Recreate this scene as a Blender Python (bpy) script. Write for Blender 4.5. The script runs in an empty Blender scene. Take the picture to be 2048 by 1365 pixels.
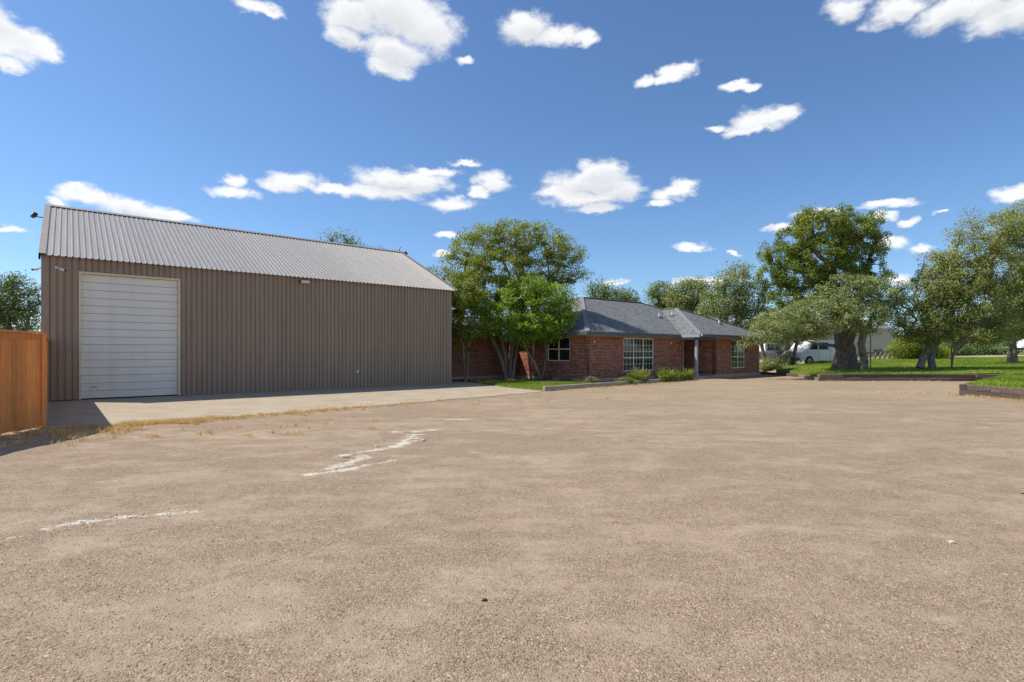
import bpy, bmesh, math, random
import numpy as np
from mathutils import Vector, Matrix, noise
from mathutils.geometry import delaunay_2d_cdt

# ------------------------------------------------------------------ camera, sky, sun, exposure
SC = bpy.context.scene
COL = SC.collection
FPX, HORIZON, EYE = 1070.0, 705.5, 1.6          # photo measurements: focal length / horizon row (2048 px wide), eye height in m
cam_d = bpy.data.cameras.new('camera'); cam = bpy.data.objects.new('camera', cam_d); COL.objects.link(cam)
cam_d.sensor_width = 36; cam_d.lens = FPX / 2048 * 36
cam_d.shift_y = (HORIZON - 682.5) / 2048
cam_d.clip_start = .05; cam_d.clip_end = 6000
cam.location = (0, 0, EYE); cam.rotation_euler = (math.pi / 2, 0, 0)
SC.camera = cam
SC.view_settings.view_transform = 'Standard'; SC.view_settings.look = 'None'
SC.view_settings.gamma = 1; SC.view_settings.use_curve_mapping = False
SC.view_settings.exposure = 0.34
SKY_STRENGTH, SUN_STRENGTH = .132, 4.5
SUN = Vector((-.610, .054, .790)).normalized()   # direction towards the sun

CLOUDS = [(-42.9,23.0,2.24,1.4),(-44.3,23.4,1.92,1.94),(-41.3,23.2,1.36,0.82),(-43.2,21.6,1.14,0.61),(-25.7,30.3,2.39,0.58),(-24.3,30.1,1.33,0.37),(-16.8,31.1,2.94,1.69),(-12.3,31.9,5.62,2.08),(-9.2,30.8,3.91,2.15),(-12.3,28.9,3.83,1.6),(-12.8,27.5,2.8,0.9),(-17.3,29.4,2.2,0.97),(-5.0,28.6,1.28,0.41),(1.4,31.3,2.94,1.49),(4.6,30.5,3.19,0.87),(7.5,30.3,1.68,0.71),(1.1,32.1,1.87,0.77),(14.0,26.1,1.11,0.59),(16.9,26.6,2.06,0.82),(17.9,26.9,1.21,0.57),(15.5,26.0,1.24,0.42),(22.9,24.7,1.46,0.45),(23.8,24.4,0.99,0.37),(24.9,21.5,3.09,1.09),(26.6,21.6,1.93,0.75),(24.2,20.7,2.45,0.47),(20.9,21.4,1.22,0.3),(31.9,28.7,2.12,0.91),(36.0,27.4,2.98,0.96),(39.3,26.2,2.56,1.27),(42.1,24.8,2.07,1.25),(43.5,24.6,1.69,1.28),(41.2,26.1,2.73,0.98),(-38.3,12.8,2.31,0.8),(-35.5,12.5,3.19,0.91),(-32.6,12.2,2.09,0.6),(-38.6,13.4,1.14,0.55),(-40.2,12.1,0.78,0.55),(-27.6,15.8,1.26,0.62),(-27.4,14.8,2.2,0.49),(-22.3,16.4,3.12,0.82),(-23.4,16.0,1.8,0.64),(-17.8,16.1,3.4,0.56),(-12.3,17.5,4.85,1.14),(-10.3,17.4,4.15,1.06),(-13.9,16.2,4.54,0.77),(-8.2,18.4,2.89,0.57),(-5.0,19.3,1.86,0.33),(-6.3,15.4,2.75,0.74),(-2.1,17.8,1.93,1.07),(-3.4,16.6,1.28,0.59),(8.6,17.5,5.24,1.35),(9.3,18.4,3.13,1.14),(8.3,16.0,5.51,0.88),(8.8,15.0,3.14,0.49),(11.4,16.6,2.57,1.25),(5.1,16.6,2.66,0.69),(16.9,16.0,2.2,0.85),(15.5,15.0,1.74,0.48),(17.7,16.6,1.7,0.75),(-6.9,12.4,1.37,0.35),(-7.7,10.5,1.05,0.21),(18.6,10.5,1.73,0.44),(22.4,9.7,0.82,0.24),(26.6,11.8,1.2,0.41),(19.4,7.1,3.81,0.5),(10.6,7.4,1.81,0.36),(34.9,12.7,2.23,0.38),(29.9,12.5,2.41,0.62),(34.7,11.8,1.45,0.3),(36.8,11.2,1.03,0.41),(35.4,9.4,1.56,0.72),(37.3,8.7,1.22,0.37),(36.0,6.3,0.98,0.51),(43.1,12.2,1.43,0.67),(44.1,12.4,1.11,0.81),(38.7,11.4,0.72,0.2),(-43.2,9.5,1.28,0.27)]

W = bpy.data.worlds.new('World'); SC.world = W; W.use_nodes = True
def build_world():
    nt = W.node_tree; nt.nodes.clear(); N = nt.nodes.new; L = nt.links.new
    def math_(op, a, b=None, c=None):
        n = N('ShaderNodeMath'); n.operation = op
        for i, v in enumerate((a, b, c)):
            if v is None: continue
            if isinstance(v, (int, float)): n.inputs[i].default_value = v
            else: L(v, n.inputs[i])
        return n.outputs[0]
    def smooth(v, a, b):
        n = N('ShaderNodeMapRange'); n.interpolation_type = 'SMOOTHSTEP'; L(v, n.inputs[0])
        n.inputs[1].default_value = a; n.inputs[2].default_value = b; return n.outputs[0]
    tc = N('ShaderNodeTexCoord'); D = tc.outputs['Generated']
    sp = N('ShaderNodeSeparateXYZ'); L(D, sp.inputs[0])
    az = math_('DEGREES', math_('ARCTAN2', sp.outputs[0], sp.outputs[1]))
    el = math_('DEGREES', math_('ARCSINE', sp.outputs[2]))
    cb = N('ShaderNodeCombineXYZ'); L(az, cb.inputs[0]); L(el, cb.inputs[1])
    def fbm(vec, scale, detail, rough=.55):
        n = N('ShaderNodeTexNoise'); n.inputs['Scale'].default_value = scale; n.inputs['Detail'].default_value = detail
        n.inputs['Roughness'].default_value = rough; L(vec, n.inputs['Vector']); return n
    # stretch the noise sideways a little: fair-weather cumulus
    mp = N('ShaderNodeMapping'); mp.inputs['Scale'].default_value = (1, 1, 1.6); L(D, mp.inputs[0])
    w1 = fbm(mp.outputs[0], 22, 6, .6); w2 = fbm(mp.outputs[0], 30, 8, .6); w3 = fbm(mp.outputs[0], 6, 2)
    off = N('ShaderNodeVectorMath'); off.operation = 'MULTIPLY_ADD'; L(w1.outputs['Color'], off.inputs[0])
    off.inputs[1].default_value = (3.4, 2.0, 0); off.inputs[2].default_value = (-1.7, -1.0, 0)
    P = N('ShaderNodeVectorMath'); P.operation = 'ADD'; L(cb.outputs[0], P.inputs[0]); L(off.outputs[0], P.inputs[1])
    best = None
    for a, e, ra, re in CLOUDS:
        ra *= 1.03; re *= 1.08
        m = N('ShaderNodeVectorMath'); m.operation = 'MULTIPLY_ADD'; L(P.outputs[0], m.inputs[0])
        m.inputs[1].default_value = (1 / ra, 1 / re, 0); m.inputs[2].default_value = (-a / ra, -e / re, 0)
        ln = N('ShaderNodeVectorMath'); ln.operation = 'LENGTH'; L(m.outputs[0], ln.inputs[0])
        best = ln.outputs['Value'] if best is None else math_('MINIMUM', best, ln.outputs['Value'])
    F = math_('SUBTRACT', 1.0, best)
    F0 = F
    F = math_('ADD', F, math_('MULTIPLY', math_('SUBTRACT', w2.outputs['Fac'], .5), 1.25))
    alpha = smooth(F, -.14, .58)
    # scattered cumulus over the unseen rest of the dome, cover raised to whiten shade
    zz = math_('ADD', math_('MAXIMUM', sp.outputs[2], 0), .12)
    pl = N('ShaderNodeCombineXYZ'); L(math_('DIVIDE', sp.outputs[0], zz), pl.inputs[0]); L(math_('DIVIDE', sp.outputs[1], zz), pl.inputs[1])
    g = fbm(pl.outputs[0], 1.5, 8, .58)
    far = smooth(math_('MAXIMUM', math_('SUBTRACT', math_('ABSOLUTE', az), 47), math_('SUBTRACT', el, 36)), 0, 5)
    a2 = math_('MULTIPLY', math_('MULTIPLY', smooth(g.outputs['Fac'], .54, .64), far), smooth(el, 2, 8))
    alpha = math_('MULTIPLY', math_('MAXIMUM', alpha, a2), .96)
    sky = N('ShaderNodeTexSky'); sky.sky_type = 'NISHITA'; sky.sun_disc = False
    sky.sun_elevation = math.asin(SUN.z); sky.sun_rotation = math.atan2(SUN.x, SUN.y)
    sky.altitude = 300; sky.air_density = 1.0; sky.dust_density = .45; sky.ozone_density = 3.5
    b1 = N('ShaderNodeBackground'); b1.inputs[1].default_value = SKY_STRENGTH
    tn = N('ShaderNodeMix'); tn.data_type = 'RGBA'; tn.blend_type = 'MULTIPLY'; tn.inputs[0].default_value = 1; tn.inputs[7].default_value = (.66, .79, .91, 1)
    L(sky.outputs[0], tn.inputs[6]); L(tn.outputs[2], b1.inputs[0])
    PB = N('ShaderNodeVectorMath'); PB.operation = 'ADD'; L(P.outputs[0], PB.inputs[0]); PB.inputs[1].default_value = (-.3, .75, 0)
    up_ = None
    for a, e, ra, re in sorted(CLOUDS, key=lambda c: -c[2] * c[3])[:30]:
        m = N('ShaderNodeVectorMath'); m.operation = 'MULTIPLY_ADD'; L(PB.outputs[0], m.inputs[0])
        m.inputs[1].default_value = (1 / ra, 1 / re, 0); m.inputs[2].default_value = (-a / ra, -e / re, 0)
        ln = N('ShaderNodeVectorMath'); ln.operation = 'LENGTH'; L(m.outputs[0], ln.inputs[0])
        up_ = ln.outputs['Value'] if up_ is None else math_('MINIMUM', up_, ln.outputs['Value'])
    above = math_('ADD', math_('SUBTRACT', 1.0, up_), math_('MULTIPLY', math_('SUBTRACT', w2.outputs['Fac'], .5), .5))
    # clouds: bright crowns, soft grey in the thick parts
    thick = math_('MULTIPLY', smooth(above, 0, .8), smooth(w3.outputs['Fac'], .25, .55))
    mx = N('ShaderNodeMix'); mx.data_type = 'RGBA'; L(thick, mx.inputs[0])
    mx.inputs[6].default_value = (.84, .845, .85, 1); mx.inputs[7].default_value = (.66, .675, .70, 1)
    b2 = N('ShaderNodeBackground'); b2.inputs[1].default_value = .95; L(mx.outputs[2], b2.inputs[0])
    ms = N('ShaderNodeMixShader'); L(alpha, ms.inputs[0]); L(b1.outputs[0], ms.inputs[1]); L(b2.outputs[0], ms.inputs[2])
    out = N('ShaderNodeOutputWorld'); L(ms.outputs[0], out.inputs[0])
build_world()
W.cycles.sampling_method = 'MANUAL'; W.cycles.sample_map_resolution = 512
sun_d = bpy.data.lights.new('sun', 'SUN'); sun_d.energy = SUN_STRENGTH; sun_d.angle = math.radians(.53); sun_d.color = (1, .93, .82)
sun_o = bpy.data.objects.new('sun', sun_d); COL.objects.link(sun_o); sun_o.rotation_euler = SUN.to_track_quat('Z', 'Y').to_euler(); sun_o.location = SUN * 80

# ------------------------------------------------------------------ helpers
RNG = np.random.default_rng(7)
random.seed(5)
TH = .692
D1 = Vector((math.cos(TH), math.sin(TH), 0)); D2 = Vector((-math.sin(TH), math.cos(TH), 0))

def pt(u, v, y):          # a place on the photograph at y metres in front of the camera, in world metres
    return Vector(((u - 1024) / FPX * y, y, EYE + (HORIZON - v) / FPX * y))
def smst(x, a, b):
    t = np.clip((np.asarray(x, float) - a) / (b - a), 0, 1); return t * t * (3 - 2 * t)
def lawn_z(x, y):
    b = .40 - .24 * smst(y, 30.6, 33) * (1 - smst(x, 18.6, 21.5))
    return b + .02 * np.maximum(0, np.asarray(y, float) - 30) + .015 * np.maximum(0, np.asarray(x, float) - 24)
def ground_z(x, y):
    x = np.asarray(x, float); y = np.asarray(y, float)
    up = smst(x, 19.0, 21.5) * smst(y, 31, 33.5) * np.clip(.25 + .0175 * (y - 30), 0, 1.6)
    return up

def link(o, parent=None):
    COL.objects.link(o)
    if parent is not None: o.parent = parent
    return o
def tag(o, label=None, cat=None, group=None, kind=None):
    for k, v in (('label', label), ('category', cat), ('group', group), ('kind', kind)):
        if v: o[k] = v
    return o
def empty(name, loc=(0, 0, 0), rz=0, label=None, cat=None, group=None):
    o = bpy.data.objects.new(name, None); o.location = loc; o.rotation_euler = (0, 0, rz); o.empty_display_size = .3
    COL.objects.link(o); return tag(o, label, cat, group)
def mesh_np(name, verts, faces, mat, parent=None, smooth=False, tint=None):
    """verts (n,3), faces (m,k) numpy; fast"""
    me = bpy.data.meshes.new(name); verts = np.asarray(verts, np.float32); faces = np.asarray(faces, np.int32)
    m, k = faces.shape
    me.vertices.add(len(verts)); me.vertices.foreach_set('co', verts.ravel())
    me.loops.add(m * k); me.loops.foreach_set('vertex_index', faces.ravel())
    me.polygons.add(m); me.polygons.foreach_set('loop_start', np.arange(0, m * k, k, dtype=np.int32))
    if smooth: me.polygons.foreach_set('use_smooth', np.ones(m, bool))
    me.update(calc_edges=True)
    if tint is not None:
        at = me.attributes.new('tint', 'FLOAT', 'FACE'); at.data.foreach_set('value', np.asarray(tint, np.float32))
    me.materials.append(mat)
    return link(bpy.data.objects.new(name, me), parent)

class MB:
    def __init__(s): s.v = []; s.f = []
    def add(s, v, f):
        n = len(s.v); s.v += [tuple(p) for p in v]; s.f += [tuple(i + n for i in q) for q in f]; return s
    def box(s, x0, x1, y0, y1, z0, z1):
        return s.add([(x0,y0,z0),(x1,y0,z0),(x1,y1,z0),(x0,y1,z0),(x0,y0,z1),(x1,y0,z1),(x1,y1,z1),(x0,y1,z1)],
                     [(0,3,2,1),(4,5,6,7),(0,1,5,4),(1,2,6,5),(2,3,7,6),(3,0,4,7)])
    def beam(s, a, b, w, h, up=(0, 0, 1)):
        a = Vector(a); b = Vector(b); d = (b - a).normalized(); r = d.cross(Vector(up)).normalized(); u = r.cross(d)
        c = [a + r*x*w/2 + u*z*h/2 for x, z in ((-1,-1),(1,-1),(1,1),(-1,1))] + [b + r*x*w/2 + u*z*h/2 for x, z in ((-1,-1),(1,-1),(1,1),(-1,1))]
        return s.add(c, [(0,1,2,3),(7,6,5,4),(0,4,5,1),(1,5,6,2),(2,6,7,3),(3,7,4,0)])
    def tube(s, path, radii, k=8, caps=True):
        path = [Vector(p) for p in path]; n = len(path)
        if not hasattr(radii, '__len__'): radii = [radii] * n
        ref = Vector((.3, .9, .2)); vs = []; fs = []
        for i, p in enumerate(path):
            d = (path[min(i + 1, n - 1)] - path[max(i - 1, 0)]).normalized()
            r = d.cross(ref); r = r.normalized() if r.length > .05 else d.orthogonal().normalized(); u = r.cross(d)
            for j in range(k):
                a = 2 * math.pi * j / k; vs.append(p + (r * math.cos(a) + u * math.sin(a)) * radii[i])
        for i in range(n - 1):
            for j in range(k): fs.append((i*k + j, i*k + (j+1) % k, (i+1)*k + (j+1) % k, (i+1)*k + j))
        if caps: fs += [tuple(range(k)), tuple(range(n*k - 1, (n-1)*k - 1, -1))]
        return s.add(vs, fs)
    def prism(s, poly, y0, y1):     # poly in (x, z)
        n = len(poly); vs = [(x, y0, z) for x, z in poly] + [(x, y1, z) for x, z in poly]
        return s.add(vs, [tuple(range(n)), tuple(range(2*n - 1, n - 1, -1))] + [(i, i + n, (i+1) % n + n, (i+1) % n) for i in range(n)])
    def mesh(s, name, mat, bevel=0, smooth=False, segs=1):
        me = bpy.data.meshes.new(name); me.from_pydata(s.v, [], s.f)
        bm = bmesh.new(); bm.from_mesh(me)
        bmesh.ops.recalc_face_normals(bm, faces=bm.faces)
        if bevel: bmesh.ops.bevel(bm, geom=list(bm.edges), offset=bevel, segments=segs, affect='EDGES', clamp_overlap=True)
        if smooth:
            for f in bm.faces: f.smooth = True
        bm.to_mesh(me); bm.free(); me.materials.append(mat); return me
    def build(s, name, mat, parent=None, **k):
        return link(bpy.data.objects.new(name, s.mesh(name, mat, **k)), parent)
def inst(name, me, parent, loc=(0, 0, 0), rz=0, sc=(1, 1, 1)):
    o = bpy.data.objects.new(name, me); o.location = loc; o.rotation_euler = (0, 0, rz); o.scale = sc
    return link(o, parent)
def copy_tree(o, parent=None):
    c = o.copy(); COL.objects.link(c); c.parent = parent
    for ch in list(o.children): copy_tree(ch, c)
    return c

# ------------------------------------------------------------------ materials
class NT:
    def __init__(s, name):
        s.m = bpy.data.materials.new(name); s.m.use_nodes = True; s.t = s.m.node_tree; s.N = s.t.nodes; s.L = s.t.links.new
        s.p = s.N['Principled BSDF']; s.tc = s.N.new('ShaderNodeTexCoord')
    def obj(s, scale=(1, 1, 1)):
        mp = s.N.new('ShaderNodeMapping'); mp.inputs['Scale'].default_value = scale; s.L(s.tc.outputs['Object'], mp.inputs[0]); return mp.outputs[0]
    def noise(s, scale, detail=4, rough=.55, vec=None, dist=0):
        n = s.N.new('ShaderNodeTexNoise'); n.inputs['Scale'].default_value = scale; n.inputs['Detail'].default_value = detail
        n.inputs['Roughness'].default_value = rough; n.inputs['Distortion'].default_value = dist
        s.L(vec or s.tc.outputs['Object'], n.inputs['Vector']); return n.outputs['Fac']
    def ramp(s, fac, stops, interp='LINEAR'):
        r = s.N.new('ShaderNodeValToRGB'); r.color_ramp.interpolation = interp; e = r.color_ramp.elements
        while len(e) < len(stops): e.new(.5)
        for i, (p, c) in enumerate(stops):
            e[i].position = p; e[i].color = (c[0], c[1], c[2], 1) if hasattr(c, '__len__') else (c, c, c, 1)
        s.L(fac, r.inputs[0]); return r.outputs[0]
    def mix(s, fac, a, b, mode='MIX'):
        m = s.N.new('ShaderNodeMix'); m.data_type = 'RGBA'; m.blend_type = mode
        for v, i in ((fac, 0), (a, 6), (b, 7)):
            if isinstance(v, (int, float)): m.inputs[i].default_value = v
            elif isinstance(v, tuple): m.inputs[i].default_value = (*v, 1)
            else: s.L(v, m.inputs[i])
        return m.outputs[2]
    def math(s, op, a, b=0.0, clamp=False):
        n = s.N.new('ShaderNodeMath'); n.operation = op; n.use_clamp = clamp
        for i, v in enumerate((a, b)):
            if isinstance(v, (int, float)): n.inputs[i].default_value = v
            else: s.L(v, n.inputs[i])
        return n.outputs[0]
    def sep(s):
        n = s.N.new('ShaderNodeSeparateXYZ'); s.L(s.tc.outputs['Object'], n.inputs[0]); return n.outputs
    def comb(s, x, y, z=0.0):
        n = s.N.new('ShaderNodeCombineXYZ')
        for i, v in enumerate((x, y, z)):
            if isinstance(v, (int, float)): n.inputs[i].default_value = v
            else: s.L(v, n.inputs[i])
        return n.outputs[0]
    def bump(s, h, strength=.4, dist=.01, normal=None):
        b = s.N.new('ShaderNodeBump'); b.inputs['Strength'].default_value = strength; b.inputs['Distance'].default_value = dist
        s.L(h, b.inputs['Height'])
        if normal is not None: s.L(normal, b.inputs['Normal'])
        return b.outputs[0]
    def fin(s, col=None, rough=.7, metal=0, normal=None, spec=.4):
        p = s.p
        if col is not None:
            if isinstance(col, tuple): p.inputs['Base Color'].default_value = (*col, 1)
            else: s.L(col, p.inputs['Base Color'])
        if isinstance(rough, (int, float)): p.inputs['Roughness'].default_value = rough
        else: s.L(rough, p.inputs['Roughness'])
        p.inputs['Metallic'].default_value = metal; p.inputs['Specular IOR Level'].default_value = spec
        if normal is not None: s.L(normal, p.inputs['Normal'])
        return s.m
def simple(name, col, rough=.6, metal=0, var=.12, scale=3, detail=5, bump=0, bscale=60, spec=.4, stretch=(1, 1, 1)):
    t = NT(name); v = t.obj(stretch); n = t.noise(scale, detail, .6, v)
    lo = tuple(c * (1 - var) for c in col); hi = tuple(min(1, c * (1 + var)) for c in col)
    c = t.ramp(n, [(.3, lo), (.7, hi)])
    nm = t.bump(t.noise(bscale, 4, .6, v), bump, .01) if bump else None
    return t.fin(c, rough, metal, nm, spec)

def m_gravel():
    t = NT('gravel'); xyz = t.sep()
    def vor(scale, out='Color'):
        v = t.N.new('ShaderNodeTexVoronoi'); v.inputs['Scale'].default_value = scale; v.inputs['Randomness'].default_value = 1
        t.L(t.tc.outputs['Object'], v.inputs['Vector']); return v
    v1 = vor(88); v2 = vor(190); v3 = vor(30)
    s1 = t.N.new('ShaderNodeSeparateColor'); t.L(v1.outputs['Color'], s1.inputs[0])
    s3 = t.N.new('ShaderNodeSeparateColor'); t.L(v3.outputs['Color'], s3.inputs[0])
    stones = t.ramp(s1.outputs[0], [(0, (0.194, 0.141, 0.099)), (0.2, (0.273, 0.203, 0.144)), (0.5, (0.33, 0.242, 0.17)), (0.68, (0.365, 0.29, 0.206)), (0.85, (0.33, 0.235, 0.167)), (0.96, (0.401, 0.331, 0.249)), (1, (0.487, 0.434, 0.354))])
    big = t.math('GREATER_THAN', s3.outputs[0], .955)
    stones = t.mix(t.math('MULTIPLY', big, t.math('LESS_THAN', v3.outputs['Distance'], .42)), stones, t.ramp(s3.outputs[1], [(0, (0.159, 0.112, 0.082)), (0.5, (0.332, 0.245, 0.183)), (0.93, (0.361, 0.294, 0.223)), (1, (0.506, 0.462, 0.393))]))
    # crushed fines swept into soft bands by tyres
    band = t.noise(.38, 7, .62, t.obj((.55, 1.5, 1)), .8)
    patch = t.noise(1.5, 8, .66, t.obj((.8, 1.25, 1)), .4)
    fmask = t.math('ADD', t.math('MULTIPLY', band, .45), t.math('MULTIPLY', patch, .55))
    fines = t.ramp(t.noise(3.5, 8, .7), [(0.3, (0.322, 0.252, 0.176)), (0.7, (0.408, 0.327, 0.242))])
    fm = t.N.new('ShaderNodeMapRange'); fm.interpolation_type = 'SMOOTHSTEP'; t.L(fmask, fm.inputs[0]); fm.inputs[1].default_value = .455; fm.inputs[2].default_value = .60
    fmv = t.math('MULTIPLY', fm.outputs[0], .78)
    col = t.mix(fmv, stones, fines)
    x2 = t.math('MULTIPLY', xyz[0], xyz[0])
    def lane(c0, c1, c2, off, wid):
        cy = t.math('ADD', t.math('ADD', c0 + off, t.math('MULTIPLY', xyz[0], c1)), t.math('MULTIPLY', x2, c2))
        d = t.math('DIVIDE', t.math('SUBTRACT', t.math('ADD', xyz[1], t.math('MULTIPLY', t.math('SUBTRACT', band, .5), .9)), cy), wid)
        n = t.N.new('ShaderNodeMapRange'); n.interpolation_type = 'SMOOTHSTEP'; t.L(t.math('ABSOLUTE', d), n.inputs[0]); n.inputs[1].default_value = 1.0; n.inputs[2].default_value = .25; n.inputs[3].default_value = 0; n.inputs[4].default_value = 1
        return n.outputs[0]
    lanes = None
    for a_ in ((9.5, -.10, .012, 0, .3), (9.5, -.10, .012, 1.7, .3), (16.5, -.22, 0, 0, .45), (16.5, -.22, 0, 1.8, .45), (5.6, .16, .02, 0, .22), (5.6, .16, .02, 1.5, .24)):
        l_ = lane(*a_); lanes = l_ if lanes is None else t.math('MAXIMUM', lanes, l_)
    lanes = t.math('MULTIPLY', lanes, t.math('MULTIPLY', patch, 1.1, True))
    col = t.mix(t.math('MULTIPLY', lanes, .30), col, t.ramp(t.noise(6, 6, .7, t.obj((.4, 1.6, 1))), [(.3, (.33, .275, .205)), (.7, (.47, .40, .31))]))
    # farther away the yard is finer and yellower
    farv = t.N.new('ShaderNodeMapRange'); farv.interpolation_type = 'SMOOTHSTEP'; t.L(xyz[1], farv.inputs[0]); farv.inputs[1].default_value = 11; farv.inputs[2].default_value = 26
    yel = t.math('MULTIPLY', farv.outputs[0], t.math('ADD', .25, t.math('MULTIPLY', band, .8)))
    col = t.mix(yel, col, t.ramp(t.noise(.9, 8, .7, t.obj((.5, 1.6, 1))), [(0.3, (0.292, 0.229, 0.144)), (0.7, (0.378, 0.304, 0.201))]))
    col = t.mix(.55, col, t.ramp(t.noise(.22, 6, .6), [(.35, (.44, .43, .42)), (.65, (.58, .56, .53))]), 'SOFT_LIGHT')
    col = t.mix(.9, col, t.ramp(t.noise(13, 6, .7), [(.28, .84), (.72, 1.13)]), 'MULTIPLY')
    col = t.mix(.8, col, t.ramp(t.noise(3.2, 5, .65, t.obj((.7, 1.3, 1))), [(.3, (.88, .885, .89)), (.7, (1.1, 1.095, 1.08))]), 'MULTIPLY')
    # bare caliche (white limestone) showing through, along worn lines
    cal = None
    wob = t.noise(4.2, 7, .68, t.obj((.8, 1.1, 1))); wob2 = t.noise(17, 6, .7, t.obj((.7, 1.2, 1)))
    for (ax, ay, bx, by, w) in ((-2.69, 7.12, -2.23, 7.36, 0.2), (-2.53, 7.43, -2.29, 8.21, 0.22), (-2.66, 8.33, -2.0, 9.13, 0.16), (-2.04, 9.13, -1.88, 10.47, 0.3), (-2.28, 10.87, -1.66, 11.23, 0.34), (-2.25, 7.43, -1.73, 7.98, 0.13), (-4.24, 4.88, -3.99, 5.18, 0.13), (-3.99, 5.12, -3.74, 5.31, 0.1), (-3.64, 5.28, -3.27, 5.46, 0.09), (-4.34, 4.62, -4.23, 4.7, 0.05), (-1.5, 12.92, -1.07, 13.02, 0.22)):
        dx, dy = bx - ax, by - ay; l2 = dx*dx + dy*dy
        px = t.math('SUBTRACT', xyz[0], ax); py = t.math('SUBTRACT', xyz[1], ay)
        h = t.math('DIVIDE', t.math('ADD', t.math('MULTIPLY', px, dx), t.math('MULTIPLY', py, dy)), l2, True)
        ex = t.math('SUBTRACT', px, t.math('MULTIPLY', h, dx)); ey = t.math('SUBTRACT', py, t.math('MULTIPLY', h, dy))
        dd = t.math('DIVIDE', t.math('SQRT', t.math('ADD', t.math('MULTIPLY', ex, ex), t.math('MULTIPLY', ey, ey))), w)
        cal = dd if cal is None else t.math('MINIMUM', cal, dd)
    cf = t.math('ADD', t.math('SUBTRACT', .55, cal), t.math('ADD', t.math('MULTIPLY', t.math('SUBTRACT', wob, .5), 3.0), t.math('MULTIPLY', t.math('SUBTRACT', wob2, .5), 2.4)))
    cm = t.N.new('ShaderNodeMapRange'); cm.interpolation_type = 'SMOOTHSTEP'; t.L(cf, cm.inputs[0]); cm.inputs[1].default_value = -.05; cm.inputs[2].default_value = .6
    col = t.mix(t.math('MULTIPLY', cm.outputs[0], .95), col, t.ramp(t.noise(22, 5, .7), [(.3, (.52, .47, .385)), (.65, (.70, .65, .56))]))
    # open country beyond the yard: dry pasture
    away = t.N.new('ShaderNodeMapRange'); away.interpolation_type = 'SMOOTHSTEP'; t.L(t.math('MAXIMUM', xyz[1], t.math('ABSOLUTE', xyz[0])), away.inputs[0]); away.inputs[1].default_value = 52; away.inputs[2].default_value = 75
    col = t.mix(away.outputs[0], col, t.ramp(t.noise(.15, 8, .7), [(.3, (.09, .11, .04)), (.7, (.24, .21, .10))]))
    # relief
    h1 = t.math('SUBTRACT', 1.0, v1.outputs['Distance']); h2 = t.math('SUBTRACT', 1.0, v2.outputs['Distance'])
    damp = t.math('SUBTRACT', 1.0, t.math('MULTIPLY', fmv, .75))
    hh = t.math('MULTIPLY', t.math('ADD', t.math('MULTIPLY', h1, t.math('ADD', .35, s1.outputs[1])), t.math('MULTIPLY', h2, .3)), damp)
    n1 = t.bump(t.noise(4.5, 6, .6), .5, .03)
    n2 = t.bump(hh, .85, .009, n1)
    return t.fin(col, .92, 0, n2, .15)

def m_concrete(name, c, var=.12):
    t = NT(name)
    a = t.ramp(t.noise(.8, 9, .68), [(.3, tuple(x * (1 - var) for x in c)), (.7, tuple(x * (1 + var) for x in c))])
    sp = t.ramp(t.noise(60, 3, .6), [(.3, .88), (.6, 1.0)])
    a = t.mix(1.0, a, sp, 'MULTIPLY')
    st = t.ramp(t.noise(2.2, 8, .75, t.obj((.5, 1.2, 1))), [(.34, (.72, .69, .63)), (.55, (1, 1, 1))])
    a = t.mix(.7, a, st, 'MULTIPLY')
    return t.fin(a, .88, 0, t.bump(t.noise(25, 6, .65), .35, .01), .2)

def m_brick(name, soldier=False):
    t = NT(name); x, y, z = t.sep()
    if soldier: x, z = z, x
    BW, RH, JT = (.205, .0813, .017)
    rowf = t.math('DIVIDE', z, RH); row = t.math('FLOOR', rowf)
    half = t.math('MULTIPLY', t.math('MODULO', t.math('ABSOLUTE', row), 2), 0.0 if soldier else .5)
    colf = t.math('ADD', t.math('DIVIDE', x, BW), half); cl = t.math('FLOOR', colf)
    fz = t.math('MULTIPLY', t.math('FRACT', rowf), RH); fx = t.math('MULTIPLY', t.math('FRACT', colf), BW)
    def edge(f, full):
        d = t.math('MINIMUM', f, t.math('SUBTRACT', full, f)); n = t.N.new('ShaderNodeMapRange'); n.interpolation_type = 'SMOOTHSTEP'; t.L(d, n.inputs[0])
        n.inputs[1].default_value = JT / 2 - .003; n.inputs[2].default_value = JT / 2 + .003; return n.outputs[0]
    body = t.math('MULTIPLY', edge(fz, RH), edge(fx, BW))           # 1 on the brick, 0 in the joint
    wn = t.N.new('ShaderNodeTexWhiteNoise'); wn.noise_dimensions = '2D'; t.L(t.comb(cl, row), wn.inputs['Vector'])
    bc = t.ramp(wn.outputs['Value'], [(0, (.07, .04, .032)), (.15, (.12, .052, .036)), (.24, (.27, .062, .034)), (.5, (.36, .082, .04)), (.75, (.42, .10, .048)), (.93, (.46, .14, .065)), (1, (.5, .2, .12))])
    bc = t.mix(.5, bc, t.ramp(t.noise(30, 5, .65), [(.3, .75), (.7, 1.12)]), 'MULTIPLY')
    bc = t.mix(.35, bc, t.ramp(t.noise(.9, 6, .6), [(.3, (.72, .72, .74)), (.7, (1.1, 1.05, 1.0))]), 'MULTIPLY')
    mo = t.ramp(t.noise(12, 5, .6), [(.3, (.38, .27, .20)), (.7, (.52, .38, .28))])
    col = t.mix(body, mo, bc)
    return t.fin(col, .82, 0, t.bump(body, .8, .008), .25)

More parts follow.
